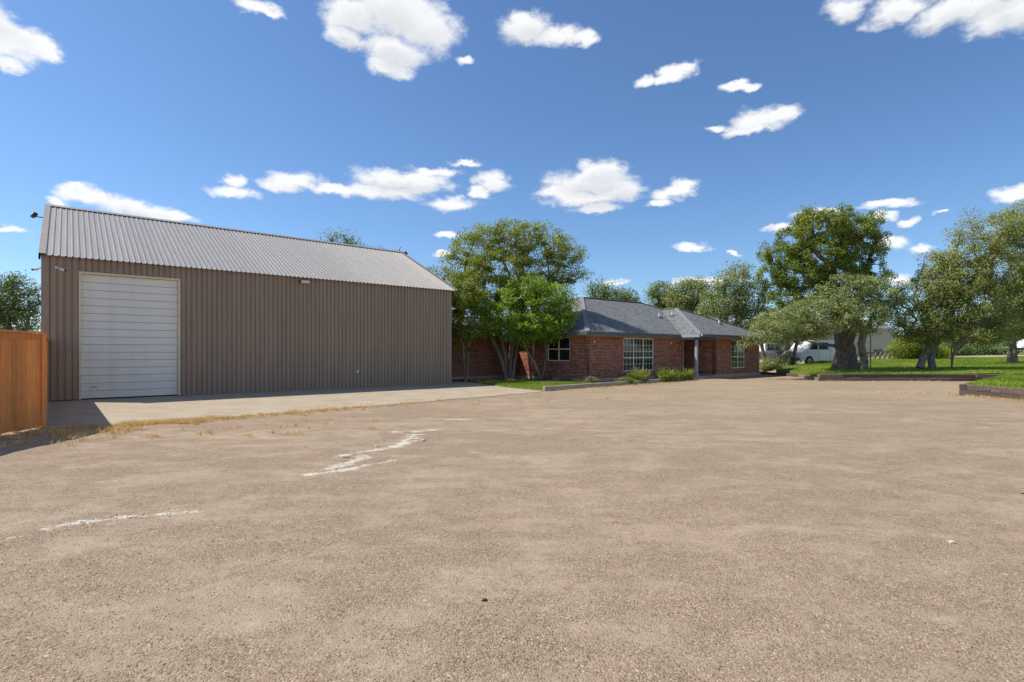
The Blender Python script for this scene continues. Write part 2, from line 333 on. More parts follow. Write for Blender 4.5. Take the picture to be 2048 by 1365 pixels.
def m_shingle():
    t = NT('shingle'); x, y, z = t.sep()
    b = t.N.new('ShaderNodeTexBrick'); b.inputs['Scale'].default_value = 1; b.inputs['Brick Width'].default_value = .17; b.inputs['Row Height'].default_value = .058
    b.inputs['Mortar Size'].default_value = .0045; b.inputs['Color1'].default_value = (0, 0, 0, 1); b.inputs['Color2'].default_value = (1, 1, 1, 1); b.inputs['Mortar'].default_value = (0, 0, 0, 1)
    t.L(t.comb(t.math('ADD', x, y), z), b.inputs['Vector'])
    f = t.N.new('ShaderNodeSeparateColor'); t.L(b.outputs['Color'], f.inputs[0])
    c = t.ramp(f.outputs[0], [(0, (0.109, 0.115, 0.12)), (0.5, (0.161, 0.169, 0.172)), (1, (0.225, 0.231, 0.227))])
    c = t.mix(.5, c, t.ramp(t.noise(2.0, 8, .7), [(.3, .75), (.7, 1.2)]), 'MULTIPLY')
    c = t.mix(.6, c, t.ramp(t.noise(55, 4, .7), [(.3, .8), (.7, 1.15)]), 'MULTIPLY')
    return t.fin(c, .9, 0, t.bump(f.outputs[0], .5, .008), .2)

def m_wood(name, lo, hi, stretch=(6, 6, .5), rough=.75, bump=.4):
    t = NT(name); v = t.obj(stretch)
    oi = t.N.new('ShaderNodeObjectInfo')
    sh = t.N.new('ShaderNodeVectorMath'); sh.operation = 'ADD'; t.L(v, sh.inputs[0])
    cx = t.comb(t.math('MULTIPLY', oi.outputs['Random'], 40), t.math('MULTIPLY', oi.outputs['Random'], 17)); t.L(cx, sh.inputs[1])
    n = t.noise(4, 8, .65, sh.outputs[0], .6)
    c = t.ramp(n, [(.28, lo), (.72, hi)])
    c = t.mix(.85, c, t.ramp(oi.outputs['Random'], [(0, (.70, .70, .74)), (1, (1.22, 1.18, 1.12))]), 'MULTIPLY')
    return t.fin(c, rough, 0, t.bump(n, bump, .01), .25)

def m_leaf(name, stops, trans=.48, rough=.5, spec=.35):
    t = NT(name); a = t.N.new('ShaderNodeAttribute'); a.attribute_name = 'tint'
    c = t.ramp(a.outputs['Fac'], stops)
    t.fin(c, rough, 0, None, spec)
    tr = t.N.new('ShaderNodeBsdfTranslucent'); t.L(t.mix(1.0, c, (1.25, 1.2, .55), 'MULTIPLY'), tr.inputs[0])
    ms = t.N.new('ShaderNodeMixShader'); ms.inputs[0].default_value = trans
    t.L(t.p.outputs[0], ms.inputs[1]); t.L(tr.outputs[0], ms.inputs[2])
    out = [n for n in t.N if n.type == 'OUTPUT_MATERIAL'][0]; t.L(ms.outputs[0], out.inputs[0]); return t.m

def m_bark(name, lo, hi, sc=7, stretch=(1, 1, .3), bump=.9):
    t = NT(name); v = t.obj(stretch); n = t.noise(sc, 8, .65, v, .5)
    p = t.noise(2.5, 5, .6)
    c = t.ramp(n, [(.3, lo), (.68, hi)]); c = t.mix(.45, c, t.ramp(p, [(.35, (.65, .65, .65)), (.65, (1.2, 1.18, 1.12))]), 'MULTIPLY')
    return t.fin(c, .85, 0, t.bump(n, bump, .03), .2)

def m_barnwall():
    t = NT('brown_metal')
    st = t.noise(1.6, 6, .6, t.obj((2.2, 2.2, .16)))
    c = t.ramp(st, [(.3, (.285, .195, .132)), (.7, (.335, .235, .16))])
    c = t.mix(.5, c, t.ramp(t.noise(.5, 5, .6), [(.35, (.88, .88, .90)), (.65, (1.1, 1.08, 1.05))]), 'MULTIPLY')
    c = t.mix(t.math('MULTIPLY', t.ramp(t.noise(5, 6, .75, t.obj((1.5, 1.5, .5))), [(.62, 0.0), (.78, 1.0)]), .35), c, (.42, .33, .24))
    oi = t.N.new('ShaderNodeObjectInfo'); c = t.mix(.6, c, t.ramp(oi.outputs['Random'], [(0, .93), (1, 1.06)]), 'MULTIPLY')
    return t.fin(c, .5, 0, None, .45)
def m_galv():
    t = NT('galvanised_roof')
    oi = t.N.new('ShaderNodeObjectInfo')
    c = t.ramp(t.noise(1.4, 7, .65, t.obj((2.5, .35, .35))), [(0.3, (0.318, 0.304, 0.284)), (0.7, (0.377, 0.361, 0.336))])
    c = t.mix(.5, c, t.ramp(oi.outputs['Random'], [(0, .9), (1, 1.06)]), 'MULTIPLY')
    return t.fin(c, .5, .35, None, .4)

M = {}
M['gravel'] = m_gravel()
M['concrete'] = m_concrete('concrete', (.41, .345, .255))
M['walk'] = m_concrete('walk_concrete', (.40, .345, .27))
M['kerb'] = m_concrete('kerb_concrete', (.42, .35, .27))
M['foundation'] = m_concrete('foundation_concrete', (.50, .42, .33))
M['brick'] = m_brick('red_brick'); M['soldier'] = m_brick('soldier_brick', True)
M['shingle'] = m_shingle(); M['cap'] = simple('ridge_cap_shingle', (.21, .213, .218), .9, var=.25, scale=9, bump=.4)
M['fence'] = m_wood('stained_cedar', (.66, .225, .06), (.92, .375, .115))
M['tie'] = m_wood('creosoted_tie', (.035, .027, .022), (.20, .155, .125), (2.2, 9, 9), .9, .9)
M['tie_pale'] = m_wood('weathered_tie', (.11, .085, .065), (.31, .24, .185), (2.2, 9, 9), .9, .9)
M['barn'] = m_barnwall(); M['galv'] = m_galv()
M['trim'] = simple('trim_brown', (.31, .22, .155), .5, var=.08, spec=.45)
M['rake'] = simple('rake_trim', (.33, .28, .235), .45, .2, var=.08)
def m_door():
    t = NT('overhead_door_white')
    c = t.ramp(t.noise(1.1, 6, .6, t.obj((.5, 1, 2.5))), [(.3, (.76, .70, .60)), (.7, (.84, .78, .69))])
    st = t.math('MULTIPLY', t.ramp(t.noise(3.0, 7, .7, t.obj((1.6, 1, .22))), [(.5, 0.0), (.75, 1.0)]), .28)
    return t.fin(t.mix(st, c, (.52, .43, .32)), .45, 0, None, .4)
M['door_white'] = m_door()
M['jamb'] = simple('cream_jamb', (.70, .58, .37), .5, var=.08)
M['white'] = simple('white_plastic', (.72, .72, .70), .4, var=.05)
M['cream'] = simple('cream_paint', (.60, .565, .48), .55, var=.05)
M['frame'] = simple('window_frame_white', (.78, .72, .6), .45, var=.05)
M['black'] = simple('black_plastic', (.02, .02, .02), .45, var=.1)
M['dkmetal'] = simple('bronze_metal', (.05, .042, .035), .4, .3, var=.1)
M['tan'] = simple('tan_paint', (.50, .38, .23), .6, var=.08)
M['fascia'] = simple('slate_blue_paint', (.085, .10, .115), .5, var=.08)
M['bluegrey'] = simple('blue_grey_porch_and_lit_fascia', (.33, .37, .385), .5, var=.08)  # porch paint; also the sunlit tone painted onto one fascia strip
M['soil'] = simple('mulch', (.085, .062, .045), .95, var=.55, scale=14, bump=1, bscale=40)
M['dirt'] = simple('dirt', (.27, .205, .14), .95, var=.35, scale=5, bump=.8, bscale=30)
def m_lawn():
    t = NT('lawn_soil'); a = t.ramp(t.noise(1.1, 9, .7), [(.3, (.085, .13, .022)), (.7, (.17, .235, .04))])
    dry = t.ramp(t.noise(.33, 7, .7, None, .6), [(.50, 0.0), (.68, 1.0)])
    a = t.mix(t.math('MULTIPLY', dry, .6), a, t.ramp(t.noise(5, 6, .7), [(.3, (.19, .16, .06)), (.7, (.30, .25, .12))]))
    return t.fin(a, .95, 0, t.bump(t.noise(50, 4, .6), .8, .01), .2)
M['lawn'] = m_lawn()
M['litter'] = simple('leaf_litter', (.10, .065, .04), .95, var=.5, scale=25)
M['stone'] = simple('limestone', (.52, .47, .39), .9, var=.2, scale=18, bump=.6)
M['clod'] = simple('dark_clod', (.05, .04, .03), .95, var=.3, scale=30)
M['beige_metal'] = simple('beige_metal', (.62, .54, .41), .5, var=.06, stretch=(1, 1, .2))
M['greydoor'] = simple('grey_door', (.19, .18, .17), .5, var=.1)
M['carpaint'] = simple('white_car_paint', (.72, .73, .74), .25, var=.02, spec=.6)
M['rubber'] = simple('tyre_rubber', (.022, .022, .022), .85, var=.2)
M['rim'] = simple('steel_rim', (.30, .30, .30), .35, .7, var=.1)
M['red'] = simple('red_lens', (.3, .02, .015), .3, var=.05)
M['greypost'] = simple('grey_post', (.24, .22, .19), .8, var=.25, scale=8)
def m_glass():
    t = NT('window_glass'); n = t.noise(.8, 3, .5)
    return t.fin(t.ramp(n, [(.3, (.012, .014, .014)), (.7, (.03, .032, .03))]), .04, 0, t.bump(t.noise(1.3, 2, .5), .05, .02), .55)
M['glass'] = m_glass()
M['blind'] = simple('window_blind', (.30, .26, .21), .7, var=.2, scale=6, stretch=(1, 1, 6))
M['bark_myrtle'] = m_bark('myrtle_bark', (.17, .125, .095), (.38, .30, .235), 5, (1, 1, .25), .4)
M['bark_cedar'] = m_bark('cedar_bark', (.055, .042, .032), (.30, .23, .18), 8, (1.6, 1.6, .18), 1)
M['bark_oak'] = m_bark('oak_bark', (.06, .048, .038), (.34, .285, .23), 9, (1, 1, .5), 1)
M['leaf_myrtle'] = m_leaf('myrtle_leaf', [(0, (0.074, 0.111, 0.018)), (0.35, (0.187, 0.254, 0.031)), (0.7, (0.313, 0.362, 0.047)), (0.9, (0.449, 0.397, 0.066)), (1, (0.5, 0.314, 0.059))])
M['leaf_myrtle_lt'] = m_leaf('young_myrtle_leaf', [(0, (0.078, 0.145, 0.02)), (0.4, (0.223, 0.356, 0.041)), (0.8, (0.401, 0.546, 0.07)), (1, (0.535, 0.624, 0.104))])
M['leaf_cedar'] = m_leaf('cedar_spray', [(0, (0.052, 0.089, 0.013)), (0.4, (0.156, 0.22, 0.024)), (0.8, (0.299, 0.35, 0.037)), (1, (0.39, 0.389, 0.059))], .18, .6)
M['leaf_oak'] = m_leaf('oak_leaf', [(0, (0.095, 0.129, 0.043)), (0.4, (0.226, 0.278, 0.095)), (0.8, (0.368, 0.424, 0.148)), (1, (0.558, 0.56, 0.234))], .25)
M['leaf_oak_y'] = m_leaf('yellowing_oak_leaf', [(0, (0.104, 0.131, 0.036)), (0.4, (0.245, 0.282, 0.074)), (0.75, (0.406, 0.416, 0.11)), (1, (0.615, 0.504, 0.136))], .27)
M['leaf_far'] = m_leaf('far_leaf', [(0, (0.076, 0.12, 0.039)), (0.5, (0.179, 0.253, 0.079)), (1, (0.31, 0.372, 0.123))], .25)
M['leaf_bright'] = m_leaf('bright_shrub_leaf', [(0, (0.094, 0.14, 0.013)), (0.5, (0.234, 0.296, 0.026)), (1, (0.374, 0.39, 0.052))], .35)
M['leaf_plant'] = m_leaf('salvia_leaf', [(0, (0.098, 0.14, 0.021)), (0.6, (0.244, 0.296, 0.047)), (0.85, (0.341, 0.359, 0.07)), (0.87, (0.423, 0.265, 0.14)), (1, (0.536, 0.328, 0.199))], .3)
M['leaf_silver'] = m_leaf('silver_shrub_leaf', [(0, (0.084, 0.102, 0.072)), (0.6, (0.204, 0.228, 0.168)), (1, (0.3, 0.312, 0.24))], .25)
M['grass'] = m_leaf('grass_blade', [(0, (0.118, 0.184, 0.017)), (0.5, (0.206, 0.307, 0.029)), (0.9, (0.322, 0.395, 0.049)), (1, (0.47, 0.421, 0.097))], .3)
M['drygrass'] = m_leaf('dry_grass_blade', [(0, (0.343, 0.231, 0.104)), (0.5, (0.634, 0.439, 0.207)), (0.9, (0.857, 0.629, 0.329)), (1, (0.343, 0.315, 0.122))], .25)
M['pebble'] = m_leaf('pebble_stone', [(0, (0.205, 0.153, 0.108)), (0.35, (0.26, 0.195, 0.135)), (0.7, (0.319, 0.242, 0.167)), (0.96, (0.345, 0.287, 0.21)), (1, (0.508, 0.471, 0.396))], 0.0, .85, .2)
M['iris'] = m_leaf('pale_strap_leaf', [(0, (.18, .17, .09)), (1, (.42, .37, .24))], .25)

# ------------------------------------------------------------------ ground
def axis(parts):
    out = [parts[0][0]]
    for a, b, st in parts:
        n = max(1, int(round((b - a) / st))); out += list(np.linspace(a, b, n + 1)[1:])
    return np.array(out)
def build_ground():
    xs = axis([(-1500, -200, 200), (-200, -40, 20), (-40, -16, 2), (-16, 20, .15), (20, 60, 1.0), (60, 200, 14), (200, 1500, 200)])
    ys = axis([(-300, -20, 40), (-20, 1.5, 1.5), (1.5, 14, .13), (14, 30, .25), (30, 64, 1.0), (64, 240, 20), (240, 2500, 280)])
    X, Y = np.meshgrid(xs, ys); Z = ground_z(X, Y)
    near = (np.abs(X - 2) < 20) & (Y > 1) & (Y < 31); idx = np.argwhere(near)
    AP = np.array(apron_poly); q = np.stack([X[near], Y[near]], 1); dmin = np.full(len(q), 9.0)
    for k in range(len(AP)):
        a, b = AP[k], AP[(k + 1) % len(AP)]; e = b - a; t = np.clip(((q - a) @ e) / (e @ e), 0, 1); dmin = np.minimum(dmin, np.linalg.norm(q - a - t[:, None] * e, axis=1))
    dmin[inside(AP, q)] = 0; DM = np.zeros(X.shape); DM[near] = np.clip((dmin - .15) / .8, 0, 1)
    for i, j in idx:
        x, y = X[i, j], Y[i, j]
        w = min(1, (y - 1) / 2) * min(1, max(0, (31 - y) / 4)) * min(1, (20 - abs(x - 2)) / 3)
        h = .028 * noise.noise((x * .55, y * .9, 1.3)) + .014 * noise.noise((x * 1.7, y * 2.3, 4.1)) + .006 * noise.noise((x * 5, y * 6, 9.0))
        # wheel ruts sweeping from the drive on the right towards the barn
        r = y - (9.5 - .10 * x + .012 * x * x); h -= .018 * math.exp(-(r / .35) ** 2) + .016 * math.exp(-((r - 1.7) / .35) ** 2)
        r2 = y - (16.5 - .22 * x); h -= .016 * math.exp(-(r2 / .45) ** 2)
        Z[i, j] += w * (h - .012) * DM[i, j] - .012 * (1 - DM[i, j])
    # keep the yard below the slabs
    n, m = X.shape
    V = np.stack([X, Y, Z], -1).reshape(-1, 3); I = np.arange(n * m).reshape(n, m)
    F = np.stack([I[:-1, :-1], I[:-1, 1:], I[1:, 1:], I[1:, :-1]], -1).reshape(-1, 4)
    return tag(mesh_np('ground', V, F, M['gravel'], smooth=True), 'tan crushed gravel yard with pale worn limestone patches', 'ground', kind='structure')

def sheet(name, poly, zf, mat, step=None, skirt=.25):
    """a flat or gently shaped sheet with its outline poly [(x,y)], height zf(x,y), and side faces going down"""
    pts = [Vector(p) for p in poly]; n = len(pts)
    if step:
        dense = []
        for i in range(n):
            a, b = pts[i], pts[(i + 1) % n]; k = max(1, int((b - a).length / step))
            dense += [a.lerp(b, j / k) for j in range(k)]
        pts = dense; n = len(pts)
    P = np.array([(p.x, p.y) for p in pts]); extra = []
    if step:
        x0, y0 = P.min(0); x1, y1 = P.max(0)
        gx, gy = np.meshgrid(np.arange(x0 + step / 2, x1, step), np.arange(y0 + step / 2, y1, step)); g = np.stack([gx.ravel(), gy.ravel()], 1)
        ins = inside(P, g); g = g[ins]
        extra = [Vector(q) for q in g]
    vs, es, fs, *_ = delaunay_2d_cdt(pts + extra, [(i, (i + 1) % n) for i in range(n)], [], 1, 1e-5)
    co = [(v.x, v.y, float(zf(v.x, v.y))) for v in vs]
    top = [tuple(f) for f in fs]; base = len(co)
    co += [(co[i][0], co[i][1], co[i][2] - skirt) for i in range(n)]
    sides = [(i, (i + 1) % n, base + (i + 1) % n, base + i) for i in range(n)]
    me = bpy.data.meshes.new(name); me.from_pydata(co, [], top + sides)
    bm = bmesh.new(); bm.from_mesh(me); bmesh.ops.recalc_face_normals(bm, faces=bm.faces); bm.to_mesh(me); bm.free()
    me.materials.append(mat); return tag(link(bpy.data.objects.new(name, me)), kind='structure')
def inside(P, g):
    r = np.zeros(len(g), bool); n = len(P); j = n - 1
    for i in range(n):
        xi, yi = P[i]; xj, yj = P[j]
        c = ((yi > g[:, 1]) != (yj > g[:, 1])) & (g[:, 0] < (xj - xi) * (g[:, 1] - yi) / (yj - yi + 1e-12) + xi); r ^= c; j = i
    return r

BARN = Vector((-15.222, 17.339, 0)); HOUSE = Vector((3.967, 28.298, 0))
def bw(x, y): p = BARN + D1 * x + D2 * y; return (p.x, p.y)
def hw(x, y): p = HOUSE + D1 * x + D2 * y; return (p.x, p.y)
def wob(a, b, n, amp, seed):
    r = random.Random(seed); out = []
    for i in range(n):
        t = i / n; x = a[0] + (b[0] - a[0]) * t; y = a[1] + (b[1] - a[1]) * t; k = 0 if i == 0 else amp
        out.append((x + r.uniform(-k, k), y + r.uniform(-k, k)))
    return out
apron_poly = [bw(-.8, .25), bw(15.72, .25), bw(15.72, 2.2), (-3.35, 30.1), (-2.55, 29.5), (-1.35, 27.2), (-.28, 24.5), (.6, 23.2), (1.3, 22.35)] + \
    wob((1.1, 21.6), (-4.12, 16.08), 14, .10, 3) + wob((-4.12, 16.08), (-6.63, 13.53), 8, .10, 4) + wob((-6.63, 13.53), (-8.84, 11.69), 8, .12, 5) + [(-9.9, 11.3)]
build_ground()
sheet('apron', apron_poly, lambda x, y: .004, M['concrete'], None, .1)
# lawn strip and planting bed by the brick house
LAWN_S = [(-1.45, 27.1), (-.30, 24.6), (.55, 23.4), (1.42, 22.6), (3.6, 24.8), (4.6, 26.4), (2.6, 27.6), (0.4, 28.9), (-.9, 28.4)]
sheet('lawn_strip', LAWN_S, lambda x, y: .05, M['lawn'], .5, .1)
BED = [(-.9, 28.5), (.4, 29.0), (2.6, 27.7), (4.6, 26.5), (4.0, 25.2), (6.0, 27.1), hw(8.1, -1.6), hw(8.1, .1), hw(.1, .1), hw(.1, 6.7), hw(-8, 6.7), (-6.6, 28.9), (-3.35, 30.15), (-2.5, 29.55), (-1.45, 27.3)]
BED = [hw(-7, 6.65), (-3.35, 30.15), (-2.5, 29.5), (-1.40, 27.3), (-.9, 28.35), (.4, 28.85), (2.6, 27.55), (4.6, 26.3), (3.9, 25.0), hw(7.9, -1.72), hw(7.9, .05), hw(.05, .05), hw(.05, 6.65)]
sheet('planting_bed', BED, lambda x, y: .035, M['soil'], None, .1)

LAWN = [(17.62, 30.42), (27.75, 29.85), (17.22, 20.3), (17.32, 12.0), (17.6, 2.0), (60, 2.0), (74, 66), (46, 64), (34, 54), (26.5, 47.0), (22.0, 41.2), (19.2, 38.9), (18.95, 34.6)]
sheet('lawn', LAWN, lambda x, y: float(lawn_z(x, y)) + .02 * noise.noise((x * .4, y * .4, 2)), M['lawn'], 1.0, .5)
sheet('drive', [(31.0, 49.0), (38, 51.5), (52, 51), (70, 52), (70, 55), (52, 54.2), (38, 55.0), (32.4, 52.0)], lambda x, y: float(lawn_z(x, y)) + .035, M['walk'], 2.0, .05)

# ------------------------------------------------------------------ metal barn
BL, BWID, EAVE, RIDGE = 15.7, 11.72, 4.80, 7.58
barn = empty('metal_barn', BARN, TH, 'long brown ribbed metal barn with grey ribbed metal roof and tall white overhead door', 'barn')
PITCH = .1705
def ribs(n, h=.032):                       # profile of n ribs: (x, depth outwards)
    pr = []
    for i in range(n):
        x = i * PITCH; pr += [(x, 0), (x + PITCH * .16, 0), (x + PITCH * .26, h), (x + PITCH * .90, h)]
    return pr + [(n * PITCH, 0)]
def ribbed(n, z0, z1, h=.032, name='wall_panel', mat=None):
    pr = ribs(n, h); m = MB(); k = len(pr)
    top = z1 if callable(z1) else (lambda x: z1)
    m.add([(x, -d, z0) for x, d in pr] + [(x, -d, top(x)) for x, d in pr], [(i, i + 1, k + i + 1, k + i) for i in range(k - 1)])
    return m.mesh(name, mat or M['barn'])
DX0, DX1, DZ = .985, 3.765, 4.25           # door opening
def fill_panels(x0, x1, z0, z1):           # sheets of five ribs side by side, fitted exactly between x0 and x1
    n = round((x1 - x0) / PITCH); k = (x1 - x0) / (n * PITCH); cache = {}
    i = 0
    while i < n:
        c = min(5, n - i)
        if c not in cache: cache[c] = ribbed(c, z0, z1)
        inst('wall_panel', cache[c], barn, (x0 + i * PITCH * k, 0, 0), 0, (k, 1, 1)); i += c
fill_panels(.16, DX0 - .07, .03, EAVE - .03)
fill_panels(DX0 - .07, DX1 + .07, DZ + .07, EAVE - .03)
XE = BL - .12
fill_panels(DX1 + .07, XE, .03, EAVE - .03)
# corner trims, base strip
for a, b in ((-.03, .165), (XE - .01, BL + .03)):
    MB().box(a, b, -.045, .03, .025, EAVE - .02).build('corner_trim', M['trim'], barn, bevel=.006)
MB().box(DX1 + .14, BL + .02, -.012, .05, .0, .045).build('base_angle', M['trim'], barn)
# gable ends and back wall
ng = int(BWID / PITCH)
gz = lambda t: EAVE - .05 + (RIDGE - EAVE) * (1 - abs(t - BWID / 2) / (BWID / 2)) - .04
o = inst('gable_wall', ribbed(ng, .03, gz), barn, (BL, .02, 0), math.pi / 2)
gz2 = lambda t: gz(BWID - t)
o = inst('gable_wall', ribbed(ng, .03, gz2), barn, (0, BWID - .02, 0), -math.pi / 2)
o = inst('rear_wall', ribbed(int(BL / PITCH), .03, EAVE - .03), barn, (BL, BWID, 0), math.pi)
# roof sheets
OV = .17; RL0, RL1 = -.06, BL + .34
slope = math.atan2(RIDGE - EAVE, BWID / 2); run = (BWID / 2 + OV) / math.cos(slope)
nsheet = 19; sw = (RL1 - RL0) / nsheet; k_ = sw / 5
pr = []
for i in range(5):
    x0 = i * k_; pr += [(x0, 0), (x0 + k_ * .66, 0), (x0 + k_ * .74, .03), (x0 + k_ * .92, .03)]
pr.append((sw, 0))
m = MB(); kk = len(pr)
m.add([(x, 0, d) for x, d in pr] + [(x, run, d) for x, d in pr], [(i, i + 1, kk + i + 1, kk + i) for i in range(kk - 1)])
m.add([(x, 0, d - .004) for x, d in pr] + [(x, run, d - .004) for x, d in pr], [(i, i + 1, kk + i + 1, kk + i) for i in range(kk - 1)])
rsheet = m.mesh('roof_sheet', M['galv'])
ze = EAVE - OV * math.tan(slope) + .03
for i in range(nsheet):
    o = inst('roof_sheet', rsheet, barn, (RL0 + i * sw, -OV, ze)); o.rotation_euler = (slope, 0, 0)
for i in range(nsheet):
    o = inst('roof_sheet', rsheet, barn, (RL0 + (i + 1) * sw, BWID + OV, ze)); o.rotation_euler = (slope, 0, math.pi)
def rake(xa, xb, xin, drop):
    for sgn in (0, 1):
        y0, y1 = (-OV, BWID / 2) if not sgn else (BWID + OV, BWID / 2)
        z0, z1 = ze, RIDGE + .03
        mb = MB()
        mb.add([(xa, y0, z0 + .05), (xin, y0, z0 + .05), (xin, y1, z1 + .05), (xa, y1, z1 + .05), (xa, y0, z0 - drop), (xa, y1, z1 - drop), (xb, y0, z0 - drop), (xb, y1, z1 - drop), (xb, y0, z0 + .045), (xb, y1, z1 + .045)],
               [(0, 1, 2, 3), (0, 3, 5, 4), (4, 5, 7, 6), (6, 7, 9, 8)] + [(1, 2, 9, 8)])
        mb.build('rake_trim', M['rake'], barn)
rake(RL0 - .03, RL0 + .02, RL0 + .15, .16)
rake(RL1 + .03, RL1 - .02, RL1 - .12, .12)
mb = MB(); mb.add([(RL0 - .03, BWID/2 - .22, RIDGE - .02), (RL0 - .03, BWID/2, RIDGE + .095), (RL0 - .03, BWID/2 + .22, RIDGE - .02), (RL1 + .03, BWID/2 - .22, RIDGE - .02), (RL1 + .03, BWID/2, RIDGE + .095), (RL1 + .03, BWID/2 + .22, RIDGE - .02)], [(0, 3, 4, 1), (1, 4, 5, 2)])
mb.build('ridge_cap', M['galv'], barn)
# overhead door: jambs, header, ribbed sections
mb = MB().box(DX0 - .07, DX0, -.055, .10, .02, DZ + .07); mb.build('door_jamb', M['jamb'], barn, bevel=.004)
mb = MB().box(DX1, DX1 + .07, -.055, .10, .02, DZ + .07); mb.build('door_jamb', M['jamb'], barn, bevel=.004)
MB().box(DX0, DX1, -.053, .10, DZ, DZ + .068).build('door_header', M['jamb'], barn)
door = MB().box(DX0, DX1, .085, .12, .03, DZ).build('overhead_door', M['door_white'], barn)
NS = 16; sh = (DZ - .03) / NS
pm = MB(); prf = [(.004, .06), (.012, .052), (sh*.30, .052), (sh*.34, .058), (sh*.38, .052), (sh*.62, .052), (sh*.66, .058), (sh*.70, .052), (sh - .018, .052), (sh - .008, .066)]
w_ = DX1 - DX0
vs = []; 
for z_, y_ in prf: vs += [(DX0 + .002, y_, z_), (DX1 - .002, y_, z_)]
pm.add(vs, [(2*i, 2*i + 1, 2*i + 3, 2*i + 2) for i in range(len(prf) - 1)])
pme = pm.mesh('door_section', M['door_white'])
for i in range(NS): inst('door_section', pme, door, (0, 0, .03 + i * sh))
MB().box(DX0 + .25, DX0 + .42, .025, .05, .42, .45).build('handle', M['rim'], door)
MB().box(DX0 + .01, DX1 - .01, .04, .09, .022, .05).build('rubber_seal', M['black'], door)
# lights, cameras, outlet
def floodlight(loc, rz, name='floodlight'):
    o = MB().box(-.13, .13, -.10, .04, -.10, .10).build(name, M['dkmetal'], barn, bevel=.02)
    o.location = loc; o.rotation_euler = (math.radians(-35), 0, rz)
    MB().box(-.105, .105, -.112, -.099, -.075, .075).build('lens', M['jamb'], o)
    MB().tube([(0, .04, 0), (0, .16, .08), (0, .34, .24)], .018).build('bracket', M['dkmetal'], o)
    return o
floodlight((-.36, BWID / 2 - .9, 6.95), -math.pi / 2 + .25)
fl = floodlight((BL + .55, BWID / 2, 7.55), math.pi / 2)
mb = MB(); mb.tube([(BL + .18, BWID/2 + .1, RIDGE + .02), (BL + .22, BWID/2 + .1, RIDGE + .2), (BL + .34, BWID/2 + .1, RIDGE + .40)], [.035, .045, .02]); mb.build('mast', M['rake'], barn)
wp = MB().prism([(-.19, .0), (.19, .0), (.17, .13), (-.17, .13)], -.24, -.035).build('wall_light', M['dkmetal'], barn, bevel=.01); wp.location = (8.31, 0, 4.52)
MB().add([(-.185, -.255, -.006), (.185, -.255, -.006), (.165, -.25, .11), (-.165, -.25, .11), (-.185, -.05, -.006), (.185, -.05, -.006)], [(0, 1, 2, 3), (0, 4, 5, 1)]).build('lens', M['jamb'], wp)
def bullet(loc, rz):
    o = MB().tube([(0, 0, 0), (0, -.16, -.035)], .036, 10).build('security_camera', M['white'], barn, smooth=False); o.location = loc; o.rotation_euler = (0, 0, rz)
    MB().tube([(0, -.155, -.034), (0, -.185, -.0405)], .031, 10).build('lens', M['black'], o)
    MB().tube([(0, .02, .03), (0, .09, .05), (0, .13, .05)], [.02, .02, .05], 10).build('mount', M['white'], o)
    return o
bullet((.44, -.16, 4.33), math.radians(50)); bullet((-.12, .35, 4.33), math.radians(-50))
ob = MB().box(-.045, .045, -.075, -.03, -.07, .07).build('outlet_box', M['jamb'], barn, bevel=.008); ob.location = (10.68, 0, .74)
MB().box(-.028, .028, -.082, -.074, -.045, .045).build('cover', M['white'], ob)

# ------------------------------------------------------------------ cedar fence
fence = empty('privacy_fence', (-10.02, 11.375, 0), 0, 'orange stained cedar board fence with flat cap at left edge beside the barn', 'fence')
def fence_run(p0, p1, h, face, capped=True):
    a = Vector((p0[0] + 10.02, p0[1] - 11.375, 0)); b = Vector((p1[0] + 10.02, p1[1] - 11.375, 0)); d = (b - a).normalized(); L_ = (b - a).length
    nrm = Vector((d.y, -d.x, 0)) * face; rz = math.atan2(d.y, d.x); n = round(L_ / .1385); bwid = L_ / n; r = random.Random(int(L_ * 100))
    me = MB().box(.004, bwid - .004, -.009, .009, .03, h - .16).mesh('board', M['fence'], bevel=.003)
    for i in range(n):
        p = a + d * (i * bwid) + nrm * r.uniform(-.003, .003)
        inst('board', me, fence, (p.x, p.y, r.uniform(-.012, .006)), rz)
    q = nrm * .014
    mb = MB(); mb.beam(a + q + Vector((0, 0, h - .11)), b + q + Vector((0, 0, h - .11)), .02, .13); mb.build('trim_board', M['fence'], fence, bevel=.003)
    mb = MB(); mb.beam(a + Vector((0, 0, h - .02)), b + Vector((0, 0, h - .02)), .13, .035); mb.build('cap_rail', M['fence'], fence, bevel=.004)
    for z in (.35, 1.0, 1.65):
        mb = MB(); mb.beam(a - nrm * .03 + Vector((0, 0, z)), b - nrm * .03 + Vector((0, 0, z)), .04, .09); mb.build('rail', M['fence'], fence)
    for i in range(int(L_ / 2.4) + 1):
        p = a + d * min(L_ - .06, .05 + i * 2.4) - nrm * .10
        MB().box(p.x - .045, p.x + .045, p.y - .045, p.y + .045, 0, h - .045).build('post', M['fence'], fence)
fence_run((-9.55, 8.4), (-10.02, 11.375), 2.04, 1)
fence_run((-10.02, 11.42), (-15.24, 17.55), 2.0, 1)
MB().box(-.05, .05, -.02, .09, 0, 2.0).build('post', M['fence'], fence, bevel=.005)

